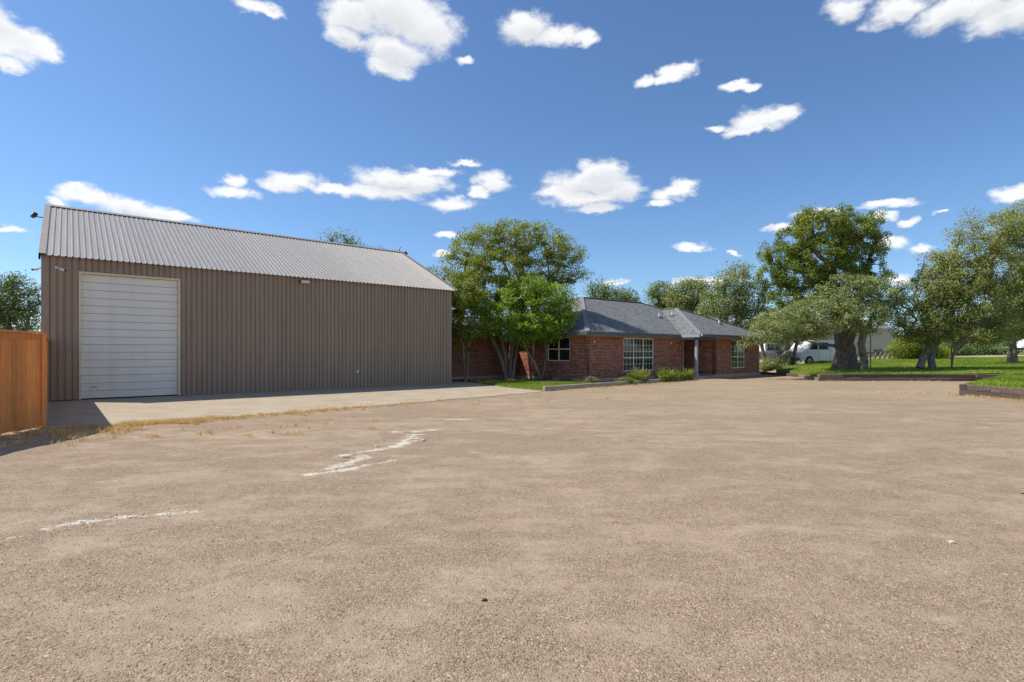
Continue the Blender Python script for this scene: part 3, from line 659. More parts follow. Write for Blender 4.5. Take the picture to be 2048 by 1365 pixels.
# ------------------------------------------------------------------ brick house
house = empty('brick_house', HOUSE, TH, 'single-storey red brick house with blue-grey shingle hip roof and white grid windows', 'house')
BZ0, BZ1 = .20, 2.50
def wall(p0, p1, openings=(), z0=BZ0, z1=BZ1, soldier=True):
    a = Vector((*p0, 0)); b = Vector((*p1, 0)); d = b - a; L_ = d.length; rz = math.atan2(d.y, d.x)
    xs = sorted({0, L_, *[o[0] for o in openings], *[o[1] for o in openings]}); zs = sorted({z0, z1, *[o[2] for o in openings], *[o[3] for o in openings]})
    m = MB()
    for i in range(len(xs) - 1):
        for j in range(len(zs) - 1):
            cx, cz = (xs[i] + xs[i+1]) / 2, (zs[j] + zs[j+1]) / 2
            if any(o[0] < cx < o[1] and o[2] < cz < o[3] for o in openings): continue
            m.box(xs[i], xs[i+1], 0, .2, zs[j], zs[j+1])
    w = m.build('wall', M['brick'], house); w.location = a; w.rotation_euler = (0, 0, rz)
    f = MB().box(-.0, L_, -.014, .19, -.2, z0 - .003).build('foundation', M['foundation'], house); f.location = a; f.rotation_euler = (0, 0, rz)
    if soldier:
        segs = []; x = 0
        for o in sorted(openings):
            if o[3] > z1 - .25: segs.append((x, o[0])); x = o[1]
        segs.append((x, L_)); m = MB()
        for s0, s1 in segs:
            if s1 - s0 > .05: m.box(s0 + .001, s1 - .001, -.006, .02, z1 - .205, z1 - .002)
        if m.v:
            s = m.build('soldier_course', M['soldier'], house); s.location = a; s.rotation_euler = (0, 0, rz)
    return a, rz
W1 = (3.03, 5.85, .52, 2.44); W2 = (2.07, 3.83, .55, 2.44); W3 = (6.6 - 3.03, 6.6 - 1.25, 1.12, 2.46)
fa = wall((0, 0), (9.0, 0), [W1])
sa = wall((0, 6.6), (0, 0), [W3])
wall((-9, 6.6), (0, 6.6))
wall((9.0, 0), (9.0, 2.5))
wall((9.0, 2.5), (10.53, 2.5), [(.25, 1.25, .2, 2.3)], soldier=False)
wall((10.53, 2.5), (10.53, -1.3))
wa = wall((10.53, -1.3), (16.49, -1.3), [W2])
wall((16.49, -1.3), (16.49, 2)); wall((17.6, 0), (17.6, 11), soldier=False); wall((16.49, .02), (17.6, .02), soldier=False)
wall((17.6, 11), (-9, 11), soldier=False); wall((-9, 11), (-9, 6.6), soldier=False)

def window(fr, W_, units, ucols, rows_up, rows_lo, name='window', blind=False):
    a, rz = fr; x0, x1, z0, z1 = W_
    win = MB().box(x0, x1, .12, .13, z0, z1).build(name, M['blind'] if blind else M['black'], house); win.location = a; win.rotation_euler = (0, 0, rz)
    m = MB(); t = .055
    m.box(x0, x0 + t, .02, .11, z0, z1); m.box(x1 - t, x1, .02, .11, z0, z1); m.box(x0 + t, x1 - t, .02, .11, z1 - t, z1); m.box(x0 + t, x1 - t, .02, .11, z0, z0 + t)
    m.build('frame', M['frame'], win, bevel=.004)
    MB().box(x0 - .04, x1 + .04, -.035, .05, z0 - .05, z0 - .002).build('sill', M['brick'], win, bevel=.004)
    uw = (x1 - x0 - 2 * t) / units
    zm = z0 + t + (z1 - z0 - 2 * t) * rows_lo / (rows_up + rows_lo)
    MB().box(x0 + t, x1 - t, .025, .105, zm - .03, zm + .03).build('meeting_rail', M['frame'], win)
    for i in range(1, units): MB().box(x0 + t + i*uw - .035, x0 + t + i*uw + .035, .022, .108, z0 + t, z1 - t).build('mullion', M['frame'], win)
    cw = uw / ucols
    vb = MB().box(-.011, .011, .045, .075, z0 + t, z1 - t).mesh('muntin', M['frame']); hb = MB().box(x0 + t, x1 - t, .047, .073, -.011, .011).mesh('muntin', M['frame'])
    for i in range(units):
        for j in range(1, ucols): inst('muntin', vb, win, (x0 + t + i*uw + j*cw, 0, 0))
    bands = [(z0 + t, zm, rows_lo), (zm, z1 - t, rows_up)]
    for lo, hi, rws in bands:
        rh = (hi - lo) / rws
        for j in range(1, rws): inst('muntin', hb, win, (0, 0, lo + j * rh))
        pane = MB().box(.008, cw - .008, .055, .061, .008, rh - .008).mesh('pane', M['glass'])
        for i in range(units * ucols):
            for j in range(rws): inst('pane', pane, win, (x0 + t + i * cw, 0, lo + j * rh))
    return win
window(fa, W1, 3, 3, 3, 2); window(wa, W2, 2, 2, 3, 2, blind=True); window(sa, W3, 2, 1, 1, 1)
# roof
EZ, PT = 2.68, .44
def hip(name, x0, x1, y0, y1, ze_=EZ, caps=True, fas=('f', 'l', 'r', 'b')):
    lx, ly = x1 - x0, y1 - y0; k = min(lx, ly) / 2; zr = ze_ + k * PT
    if lx >= ly: ra, rb = (x0 + k, y0 + k, zr), (x1 - k, y0 + k, zr)
    else: ra, rb = (x0 + k, y0 + k, zr), (x0 + k, y1 - k, zr)
    c = [(x0, y0, ze_), (x1, y0, ze_), (x1, y1, ze_), (x0, y1, ze_)]
    v = c + [ra, rb] + [(p[0], p[1], ze_ - .10) for p in c]
    if lx >= ly: f = [(0, 1, 5, 4), (1, 2, 5), (2, 3, 4, 5), (3, 0, 4)]
    else: f = [(0, 1, 4), (1, 2, 5, 4), (2, 3, 5), (3, 0, 4, 5)]
    f += [(0, 6, 7, 1), (1, 7, 8, 2), (2, 8, 9, 3), (3, 9, 6, 0), (6, 9, 8, 7)]
    o = MB().add(v, f).build(name, M['shingle'], house)
    if caps:
        for a, b in ((c[0], ra), (c[1], rb if lx >= ly else ra), (c[2], rb), (c[3], ra if lx >= ly else rb), (ra, rb)):
            a, b = Vector(a), Vector(b)
            if (b - a).length < .1: continue
            a = a.lerp(b, .01)
            m = MB(); m.beam(a + Vector((0, 0, .012)), b + Vector((0, 0, .012)), .26, .045); m.build('ridge_cap', M['cap'], o, bevel=.01)
    fm = MB(); t = .035
    fm.box(x0 - t, x1 + t, y0 - t, y0 - .002, ze_ - .16, ze_ + .03).build('gutter', M['fascia'], o, bevel=.006)
    MB().box(x0 - t, x0 - .002, y0, y1, ze_ - .158, ze_ + .028).build('fascia', M['fascia'], o, bevel=.006)
    MB().box(x1 + .002, x1 + t, y0, y1, ze_ - .158, ze_ + .028).build('fascia', M['fascia'], o, bevel=.006)
    MB().box(x0 + .01, x1 - .01, y0 + .01, y1 - .01, ze_ - .125, ze_ - .112).build('soffit', M['tan'], o)
    return o
r1 = hip('roof', -.45, 18.1, -.45, 11.55)
r2 = hip('roof', 8.04, 17.64, -1.75, 9.2, EZ + .006)
r3 = hip('roof', -9.6, 4.0, 6.15, 11.5, EZ - .006)
MB().box(8.0, 8.002, -1.75, -.45, EZ - .155, EZ + .025).build('fascia', M['bluegrey'], r2)  # thin paler strip over the slate fascia, painting in sunlight on its left face
for x0, x1, y0, y1 in ((0, 9.0, -.02, .05), (10.53, 16.49, -1.32, -1.25)):
    MB().box(x0, x1, y0, y1, BZ1, EZ - .125).build('frieze_board', M['tan'], house)
MB().box(-.02, .05, 0, 6.6, BZ1, EZ - .125).build('frieze_board', M['tan'], house)
# porch
MB().box(8.0, 10.52, -1.62, 2.48, -.05, .10).build('porch_slab', M['walk'], house, bevel=.01)
MB().box(8.32, 8.47, -1.37, -1.22, .10, EZ - .30).build('porch_post', M['bluegrey'], house, bevel=.008)
MB().box(8.27, 8.52, -1.42, -1.17, .10, .26).build('post_base', M['bluegrey'], house, bevel=.008)
MB().box(8.30, 10.52, -1.38, -1.22, EZ - .30, EZ - .126).build('porch_beam', M['fascia'], house)
MB().box(8.31, 8.48, -1.2, -.03, EZ - .295, EZ - .126).build('porch_beam', M['bluegrey'], house)
MB().box(8.96, 9.012, -.03, .20, .19, BZ1 + .05).build('corner_board', M['tan'], house)
dr = MB().box(9.27, 10.23, 2.46, 2.52, .12, 2.28).build('front_door', M['greydoor'], house, bevel=.01)
MB().tube([(10.1, 2.45, 1.1), (10.1, 2.40, 1.1)], .035, 10).build('handle', M['rim'], dr)
for (x_, y_) in ((10.15, 2.6), (11.4, 2.4), (14.0, .35)):
    z_ = EZ + PT * min(y_ + (1.75 if x_ > 10.5 else .45), (x_ - 8.04) if x_ > 10.5 else 99)
    MB().tube([(x_, y_, z_ - .1), (x_, y_, z_ + .28)], .055, 10).build('vent_pipe', M['white'], r1 if x_ < 10.5 else r2)
    MB().box(x_ - .16, x_ + .16, y_ - .16, y_ + .16, z_ - .06, z_ + .035).build('flashing', M['fascia'], r1 if x_ < 10.5 else r2)
sl = MB().box(8.05, 8.16, -1.88, -1.79, EZ - .10, EZ + .02).build('security_light', M['white'], house, bevel=.02)
for x_ in (.55, 7.6): MB().box(x_ - .05, x_ + .05, -.07, -.004, 2.12, 2.24).build('wall_lamp', M['cream'], house, bevel=.015)

# kerb along the front of the house
kb = MB(); ka = Vector((1.36, 22.20, 0)); kz = Vector((18.3, 39.3, 0)); kd = (kz - ka).normalized(); kn = Vector((kd.y, -kd.x, 0))
segs = 7; L_ = (kz - ka).length / segs
kerb = empty('kerb', (ka.x, ka.y, 0), math.atan2(kd.y, kd.x)); tag(kerb, kind='structure')
for i in range(segs):
    hgt = .19 - .012 * i
    MB().box(i * L_ + .006, (i + 1) * L_ - .006, -.02, .13, -.1, hgt).build('kerb_block', M['kerb'], kerb, bevel=.012)
# ------------------------------------------------------------------ railroad-tie retaining walls
def tie_mesh(L_, w, h, seed, mat):
    r = random.Random(seed); m = MB(); nx = max(2, int(L_ / .3)); prof = [(-.5, -.5), (.5, -.5), (.5, .42), (.42, .5), (-.42, .5), (-.5, .42)]; k = len(prof); vs = []; fs = []
    for i in range(nx + 1):
        for y, z in prof: vs.append((i * L_ / nx + (r.uniform(-.015, .015) if i in (0, nx) else 0), y * w + r.uniform(-.009, .009), h / 2 + z * h + r.uniform(-.008, .008)))
    for i in range(nx):
        for j in range(k): fs.append((i*k + j, (i+1)*k + j, (i+1)*k + (j+1) % k, i*k + (j+1) % k))
    fs += [tuple(range(k - 1, -1, -1)), tuple(nx*k + j for j in range(k))]
    return m.add(vs, fs).mesh('timber', mat)
def tie_wall(name, p0, p1, courses, label, h=.205, z0=-.02, seed=1, pale=.25):
    a = Vector((*p0, 0)); b = Vector((*p1, 0)); d = b - a; L_ = d.length; r = random.Random(seed)
    w = empty(name, a, math.atan2(d.y, d.x), label, 'retaining wall')
    for c in range(courses):
        x = -r.uniform(0, .15); k = 0
        while x < L_ - .15:
            l = min(2.4 if k or c % 2 == 0 else 1.3, L_ - x + .1); k += 1
            if l > .25: inst('timber', tie_mesh(l - .012, .21, h - .006, r.random(), M['tie_pale'] if r.random() < pale else M['tie']), w, (x, r.uniform(-.02, .02) + .008 * c, z0 + c * h + r.uniform(-.006, .006)), r.uniform(-.006, .006))
            x += l
    return w
tie_wall('retaining_wall', (17.44, 30.3), (27.6, 29.75), 2, 'dark two-course timber wall edging the far lawn below the big twisted tree', seed=2, pale=.5)
tie_wall('retaining_wall', (17.05, 20.2), (27.6, 29.6), 2, 'timber wall running diagonally back from the near corner of the lawn', seed=4, pale=.15)
tie_wall('retaining_wall', (17.22, 20.35), (17.38, 11.5), 2, 'near timber wall end cut by the right edge of the picture', seed=6, pale=0)
tie_wall('bed_edging', (18.72, 34.8), (17.44, 30.4), 1, 'low pale timber edging bending back from the lawn wall', seed=8, pale=.8)
tie_wall('bed_edging', (18.55, 40.3), (18.75, 34.9), 1, 'single dark timber edging beside the right end of the house', seed=9, pale=0)

# ------------------------------------------------------------------ trees
def leaves(centres, radii, per, size, rng, shape='leaf', up=.5, flat=.75, tintc=None, droop=0.0):
    n = len(centres); C = np.repeat(centres, per, 0); R = np.repeat(radii, per)
    g = rng.normal(size=(n * per, 3)); g /= np.linalg.norm(g, axis=1)[:, None] + 1e-9
    rad = rng.random(n * per) ** .4
    off = g * rad[:, None] * R[:, None]; off[:, 2] *= flat
    P = C + off
    nm = rng.normal(size=P.shape) * .75 + g * .5; nm[:, 2] += up * .8; nm[:, 0] -= .25; nm[:, 1] -= .2; nm /= np.linalg.norm(nm, axis=1)[:, None]
    if shape == 'spray':
        ax = g * .8 + rng.normal(size=P.shape) * .45; ax[:, 2] += .45
    else:
        ax = rng.normal(size=P.shape); ax[:, 2] -= droop
    ax -= nm * (ax * nm).sum(1)[:, None]; ax /= np.linalg.norm(ax, axis=1)[:, None] + 1e-9
    sd = np.cross(nm, ax); l = size[0] * rng.uniform(.65, 1.35, len(P))[:, None]; w = size[1] * rng.uniform(.65, 1.35, len(P))[:, None]
    fold = nm * w * .25
    V = np.stack([P - ax * l * .5, P + sd * w * .5 + fold + ax * l * .05, P + ax * l * .5, P - sd * w * .5 + fold + ax * l * .05], 1)
    F = np.arange(len(P) * 4).reshape(-1, 4)
    tc = np.repeat(tintc if tintc is not None else rng.random(n), per)
    T = np.clip(.55 * rng.random(len(P)) + .45 * tc, 0, 1)
    return V.reshape(-1, 3), F, T

def grow(stems, tips, rng, fork, jitter=.05, step=.5, pw=.4, curve=.35):
    pos = []; par = []; plen = []; ovr = {}
    ok = []
    for st in stems:
        prev = -1
        for i, p in enumerate(st['path']):
            p = np.array(p, float)
            if prev >= 0:
                q = pos[prev]; L_ = np.linalg.norm(p - q); k = max(1, int(L_ / .28))
                for j in range(1, k + 1):
                    pos.append(q + (p - q) * j / k + (rng.normal(size=3) * .012 if j < k else 0)); par.append(prev); plen.append(plen[prev] + L_ / k); ok.append(plen[-1] > st.get('fork', fork)); prev = len(pos) - 1
                    if 'r' in st: ovr[prev] = float(np.interp((i - 1 + j / k) / (len(st['path']) - 1), np.linspace(0, 1, len(st['r'])), st['r']))
            else:
                pos.append(p); par.append(-1); plen.append(0); ok.append(False); prev = len(pos) - 1
                if 'r' in st: ovr[prev] = st['r'][0]
    roots = np.array([s['path'][-1] for s in stems], float)
    order = np.argsort([min(np.linalg.norm(t - r) for r in roots) for t in tips])
    A = np.zeros((60000, 3)); PL = np.full(60000, 1e9); n = len(pos); A[:n] = pos; PL[:n] = np.where(ok, plen, 1e9)
    par = list(par); tipnode = []
    rawpl = list(plen)
    for ti in order:
        t = tips[ti]; d = A[:n] - t; dist = np.sqrt((d * d).sum(1))
        down = np.maximum(0, A[:n, 2] - t[2])
        i = int(np.argmin(dist + pw * PL[:n] + .35 * down)); q = A[i].copy(); L_ = dist[i]
        pi = par[i]; dirv = (q - A[pi]) if pi >= 0 else np.array([0, 0, 1.]); dn = np.linalg.norm(dirv) + 1e-9
        ctl = q + dirv / dn * L_ * curve + np.array([0, 0, .08 * L_])
        k = max(1, int(L_ / step)); prev = i; base = rawpl[i]
        for j in range(1, k + 1):
            s = j / k; p = (1 - s) ** 2 * q + 2 * s * (1 - s) * ctl + s * s * t
            if j < k: p = p + rng.normal(size=3) * jitter
            A[n] = p; PL[n] = base + L_ * s; rawpl.append(base + L_ * s); par.append(prev); prev = n; n += 1
        tipnode.append(prev)
    return A[:n].copy(), par, tipnode, ovr

def skeleton_mesh(name, pos, par, base_r, rmin, mat, parent, flare=1.0, expo=.5, maxr=None, rough=0.0, seed=0, ovr={}):
    n = len(pos); ch = [[] for _ in range(n)]
    for i, p in enumerate(par):
        if p >= 0: ch[p].append(i)
    cnt = np.zeros(n)
    for i in range(n - 1, -1, -1):
        if not ch[i]: cnt[i] += 1
        if par[i] >= 0: cnt[par[i]] += cnt[i]
    tot = max(cnt[i] for i in range(n) if par[i] < 0)
    r = np.maximum(rmin, base_r * (cnt / tot) ** expo)
    for i in range(n):                                    # root flare and taper along bare trunk
        if par[i] < 0:
            j = i; acc = 0
            while True:
                r[j] *= 1 + (flare - 1) * math.exp(-acc / .35)
                if len(ch[j]) != 1: break
                k = ch[j][0]; acc += np.linalg.norm(pos[k] - pos[j]); j = k
                if acc > 1.6: break
    for i, v in ovr.items(): r[i] = v
    mb_v = []; mb_f = []; base = 0; rr = np.random.default_rng(seed)
    starts = [(i, None) for i in range(n) if par[i] < 0]
    while starts:
        i, origin = starts.pop(); chain = []; rad = []
        if origin is not None: chain.append(origin); rad.append(min(r[i] * 1.15, r[origin]))
        j = i
        while True:
            chain.append(j); rad.append(r[j])
            if not ch[j]: break
            c = sorted(ch[j], key=lambda q: -cnt[q])
            for o in c[1:]: starts.append((o, j))
            j = c[0]
        if len(chain) < 2: continue
        k = 12 if rad[0] > .12 else (7 if rad[0] > .04 else 4)
        P = pos[chain]; ref = np.array([.35, .9, .25])
        T = np.gradient(P, axis=0); T /= np.linalg.norm(T, axis=1)[:, None] + 1e-9
        Rv = np.cross(T, ref); Rv /= np.linalg.norm(Rv, axis=1)[:, None] + 1e-9; U = np.cross(Rv, T)
        an = np.arange(k) * 2 * math.pi / k
        rad = np.array(rad); rad[-1] = rad[-1] * .4
        lob = 1 + rough * (rr.normal(size=(1, k)) * .7 + rr.normal(size=(len(P), k)) * .35)
        V = P[:, None, :] + (Rv[:, None, :] * np.cos(an)[None, :, None] + U[:, None, :] * np.sin(an)[None, :, None]) * (rad[:, None] * (lob if rad[0] > .08 else 1))[:, :, None]
        mb_v.append(V.reshape(-1, 3)); m = len(P); I = base + np.arange(m * k).reshape(m, k); J = np.roll(I, -1, 1)
        mb_f.append(np.stack([I[:-1], J[:-1], J[1:], I[1:]], -1).reshape(-1, 4)); base += m * k
    return mesh_np(name, np.concatenate(mb_v), np.concatenate(mb_f), mat, parent, smooth=True)

def sample_blobs(blobs, n, rng, Y, spacing, depth=.9, shell=.35):
    """blobs (u,v,ru,rv[,dy]): clumps of the crown as seen from the yard, given depth and turned into world ellipsoids"""
    E_ = []
    for b in blobs:
        u, v, ru, rv = b[:4]; dy = b[4] if len(b) > 4 else 0; y = Y + dy; c = pt(u, v, y); rx = ru / FPX * y; rz = rv / FPX * y
        ry = (b[5] if len(b) > 5 else depth * max(rx, rz)); E_.append((np.array(c), np.array((rx, ry, rz))))
    wts = np.array([e[1].prod() ** (2/3) for e in E_]); wts /= wts.sum(); out = np.zeros((0, 3)); tries = 0
    while len(out) < n and tries < n * 14:
        tries += 1; e = E_[rng.choice(len(E_), p=wts)]; g = rng.normal(size=3); g /= np.linalg.norm(g)
        p = e[0] + g * e[1] * (shell + (1 - shell) * rng.random() ** .6)
        sp = spacing * (1 if tries < n * 7 else .6)
        if len(out) and np.min(((out - p) ** 2).sum(1)) < sp * sp: continue
        out = np.vstack([out, p])
    return out

def tree(name, label, base, stems, blobs, Y, ntips, per, size, leafmat, barkmat, base_r, seed, fork=1.2, spacing=.45, clump=(.35, .6), cat='tree', group=None, shape='leaf',
         up=.5, flat=.75, flare=1.3, expo=.5, rmin=.012, jitter=.05, pw=.4, depth=.9, rough=.0, shell=.6, extra=None, droop=0.0, curve=.35, leafname='crown'):
    rng = np.random.default_rng(seed)
    root = empty(name, base, 0, label, cat, group)
    tips = sample_blobs(blobs, ntips, rng, Y, spacing, depth, shell)
    st = [s if isinstance(s, dict) else {'path': [tuple(p) for p in s]} for s in stems]
    pos, par, tn, ovr = grow(st, tips, rng, fork, jitter, pw=pw, curve=curve)
    b = np.array(base)
    skeleton_mesh('trunk', pos - b, par, base_r, rmin, barkmat, root, flare, expo, rough=rough, seed=seed, ovr=ovr)
    # leaf clumps at the tips and, smaller, along the last metre of each twig
    cs = [tips]; rad = [rng.uniform(clump[0], clump[1], len(tips)) * 1.3]
    mids = []
    for t in tn:
        i = par[t]
        for s in range(2):
            if i is None or i < 0: break
            mids.append(pos[i] + rng.normal(size=3) * .12); i = par[i]
    mids = np.array(mids); sel = rng.random(len(mids)) < .22; mids = mids[sel]
    if len(mids): cs.append(mids); rad.append(rng.uniform(clump[0], clump[1], len(mids)) * .75)
    cs = np.concatenate(cs) - b; rad = np.concatenate(rad)
    tc = np.clip(.5 + .28 * rng.normal(size=len(cs)), 0, 1)
    V, F, T = leaves(cs, rad, per, size, rng, shape, up, flat, tc, droop)
    mesh_np(leafname, V, F, leafmat, root, tint=T)
    return root

Z0 = lambda x, y: float(lawn_z(x, y))
# crape myrtles between the barn and the house
bs = (-.20, 31.55, .02)
tree('crape_myrtle', 'tall fan-shaped crape myrtle with many pale stems against the brick corner', bs,
     [[(-.45 + .12, 31.5, 0), (-.62, 31.4, 1.2), (-1.15, 31.2, 2.5), (-1.9, 31.0, 4.0)], [(-.28, 31.62, 0), (-.38, 31.6, 1.4), (-.75, 31.5, 2.8), (-.9, 31.4, 4.6)],
      [(-.10, 31.55, 0), (-.05, 31.55, 1.2), (.15, 31.4, 2.6), (.7, 31.3, 4.4)], [(.02, 31.45, 0), (.22, 31.4, 1.3), (.36, 31.3, 2.7), (1.3, 31.1, 4.2)], [(-.2, 31.7, 0), (-.12, 31.8, 1.5), (0, 32.0, 3), (-.2, 32.3, 5)]],
     [(1030,478,62,34), (955,492,55,36), (1092,492,55,34), (1136,512,34,22), (908,536,36,28), (1000,540,75,42,-.6), (1080,545,60,34), (1118,555,44,18), (1150,545,22,14), (900,566,30,20), (930,590,40,34,-.5), (1020,460,40,20), (975,470,40,24), (1062,462,34,18), (990,585,50,30,-.8), (1060,580,55,26), (945,540,40,30), (1000,628,46,28,-.5), (1028,655,40,16,-.4), (975,660,34,16,-.8)],
     31.4, 360, 104, (.12, .055), M['leaf_myrtle'], M['bark_myrtle'], .115, 11, fork=2.6, spacing=.42, clump=(.28, .52), flat=.55, pw=.25, expo=.42, flare=1.25, depth=.8, jitter=.06, up=.6)
bs = (1.62, 29.55, .02)
tree('crape_myrtle', 'low bright green crape myrtle with forked leaning stems in front of the side window', bs,
     [[(1.66, 29.55, 0), (1.40, 29.5, .6), (.95, 29.4, 1.5), (.45, 29.3, 2.5)], [(1.62, 29.6, 0), (1.80, 29.5, .8), (1.92, 29.4, 1.6), (1.75, 29.3, 2.6)], [(1.4, 29.5, .62), (1.15, 29.6, 1.25), (1.2, 29.8, 2.4)]],
     [(1048,612,62,40), (1100,600,46,34), (1010,636,46,32), (1075,648,66,26), (1124,624,30,32), (1060,575,40,22), (985,652,30,20), (1040,668,40,16), (1110,655,34,18), (1090,672,24,12)],
     29.3, 190, 95, (.125, .065), M['leaf_myrtle_lt'], M['bark_myrtle'], .062, 12, fork=1.6, spacing=.36, clump=(.26, .44), flat=.6, pw=.25, expo=.45, depth=.7, droop=.3, up=.7)
bs = (-2.52, 29.1, .02)
tree('crape_myrtle', 'slender crape myrtle with twisted stems at the right end of the barn', bs,
     [[(-2.52, 29.1, 0), (-2.58, 29.1, .8), (-2.62, 29.05, 1.7), (-2.8, 29.0, 2.8), (-2.9, 29, 4.0)], [(-2.50, 29.12, 0), (-2.48, 29.1, .9), (-2.36, 29.05, 1.6), (-2.45, 29.0, 2.6)], [(-2.46, 29.05, .1), (-2.36, 29.0, .9), (-2.38, 29.0, 1.7), (-2.1, 28.9, 2.6)]],
     [(925,600,30,46), (948,645,34,26), (915,650,20,24), (960,612,26,30), (908,618,14,26), (930,665,30,14), (920,560,22,20)],
     29.0, 110, 95, (.11, .06), M['leaf_myrtle'], M['bark_myrtle'], .06, 13, fork=1.7, spacing=.36, clump=(.22, .4), flat=.7, pw=.25, expo=.45, depth=.75)
# ashe juniper with the live oak that leans in front of it
jb = np.array((21.9, 35.2, Z0(21.9, 35.2) - .05)); J = lambda u, v, dy=0: tuple(pt(u, v, 35.2 + dy))
tree('juniper_tree', 'large old juniper with massive fluted shredding trunk rising above the lawn', tuple(jb),
     [{'path': [tuple(jb), J(1689, 722), J(1690, 700), J(1683, 672, .2), J(1672, 640, .3), J(1665, 590, .3), J(1668, 530, .2), J(1690, 470)], 'r': (.86, .60, .50, .42, .30, .22, .14, .06)}, {'path': [J(1694, 690), J(1706, 660, -.2), J(1716, 610), J(1735, 550), J(1742, 500)], 'r': (.32, .24, .17, .11, .05)}, {'path': [J(1690, 697, -.25), J(1660, 691, -.7), J(1632, 688, -1.0), J(1612, 682, -1.2)], 'fork': 99, 'r': (.13, .05)}],
     [(1640,452,54,30), (1598,478,44,34), (1700,455,44,30), (1742,440,24,12), (1556,506,36,22), (1640,512,66,38), (1722,500,44,40), (1745,545,26,28), (1600,548,56,32), (1540,556,28,18), (1675,556,50,30), (1757,476,16,22), (1575,596,40,18), (1625,590,40,22), (1620,436,26,16), (1668,430,26,14), (1530,530,18,14)],
     35.2, 430, 120, (.15, .05), M['leaf_cedar'], M['bark_cedar'], .52, 21, fork=3.2, spacing=.36, clump=(.19, .34), shape='spray', flat=1.0, pw=.3, expo=.66, flare=1.6, depth=.85, rough=.16, jitter=.08, up=.2)
ob_ = np.array((22.15, 33.6, Z0(22.15, 33.6) - .04)); O = lambda u, v, dy=0: tuple(pt(u, v, 33.6 + dy))
tree('live_oak', 'silvery live oak with dark crooked trunk leaning beside the juniper', tuple(ob_),
     [[tuple(ob_), O(1728, 715), O(1722, 690), O(1727, 668), O(1716, 640, -.2), O(1695, 615, -.5)], [O(1725, 706), O(1706, 712, .2), O(1690, 690, .3)], [O(1727, 668), O(1745, 635, .3), O(1755, 600, .5)]],
     [(1700,578,54,28), (1752,592,36,38), (1640,628,72,34,-.8), (1560,648,46,30,-1.2), (1518,668,30,18,-1.4), (1600,662,46,20,-1), (1722,636,52,32,-.6), (1764,628,24,26), (1500,686,18,10,-1.6), (1676,604,50,28), (1782,606,14,24), (1772,556,16,14), (1545,672,34,16,-1.3), (1630,660,44,16,-1)],
     33.4, 300, 108, (.105, .056), M['leaf_oak'], M['bark_oak'], .21, 22, fork=1.7, spacing=.46, clump=(.22, .46), flat=.7, pw=.25, expo=.45, flare=1.3, depth=.8, rough=.08, jitter=.09)
# three live oaks on the right lawn
ob_ = np.array((26.9, 34.2, Z0(26.9, 34.2) - .04)); O = lambda u, v, dy=0: tuple(pt(u, v, 34.2 + dy))
tree('live_oak', 'twin-stemmed live oak leaning on the lawn left of the straight grey trunk', tuple(ob_),
     [[tuple(ob_), O(1862, 720), O(1864, 700), O(1874, 682), O(1880, 655)], [O(1840, 736), O(1846, 718), O(1856, 700), O(1864, 680), O(1850, 655)]],
     [(1846,645,54,36), (1806,640,28,24), (1838,594,46,34), (1880,560,44,40), (1896,624,54,40), (1862,674,40,14), (1905,580,40,40), (1800,612,20,18), (1868,520,22,20), (1830,668,34,12)],
     34.0, 240, 106, (.105, .055), M['leaf_oak_y'], M['bark_oak'], .19, 31, fork=1.6, spacing=.5, clump=(.24, .5), pw=.25, expo=.45, rough=.09, jitter=.09, depth=.8, group='live oaks on the right lawn')
ob_ = np.array((27.6, 33.6, Z0(27.6, 33.6) - .04)); O = lambda u, v, dy=0: tuple(pt(u, v, 33.6 + dy))
tree('live_oak', 'straight short-trunked live oak with wide olive crown reaching the right edge', tuple(ob_),
     [[tuple(ob_), O(1906, 715), O(1909, 697), O(1905, 678), O(1895, 655)], [O(1909, 698), O(1925, 684, -.3), O(1950, 668, -.5), O(1975, 640, -.6)]],
     [(1925,560,54,50), (1962,620,56,44), (1948,502,44,34), (1992,462,44,34), (2005,540,54,56), (1945,668,54,16), (1908,474,18,14), (2040,480,44,50), (2040,590,44,50), (1905,520,30,26), (1985,664,40,20), (2060,430,40,24), (1935,440,14,14), (2030,650,40,24)],
     33.4, 370, 106, (.105, .055), M['leaf_oak_y'], M['bark_oak'], .19, 32, fork=1.3, spacing=.52, clump=(.25, .54), pw=.25, expo=.45, rough=.08, jitter=.09, depth=.85, group='live oaks on the right lawn')
ob_ = np.array((37.6, 40.2, Z0(37.6, 40.2) - .04)); O = lambda u, v, dy=0: tuple(pt(u, v, 40.2 + dy))
tree('live_oak', 'farther live oak with thick upright dark trunk near the parked silver car', tuple(ob_),
     [[tuple(ob_), O(2024, 700), O(2022, 675), O(2026, 640)]],
     [(2000,640,60,36), (2040,600,60,50), (2080,560,60,60), (1970,672,50,14), (2010,560,50,50), (2060,660,50,24), (2090,480,60,50), (2040,440,44,34)],
     40.2, 300, 72, (.12, .06), M['leaf_oak'], M['bark_oak'], .28, 33, fork=1.4, spacing=.5, clump=(.34, .6), pw=.25, expo=.45, rough=.08, depth=.85, group='live oaks on the right lawn')
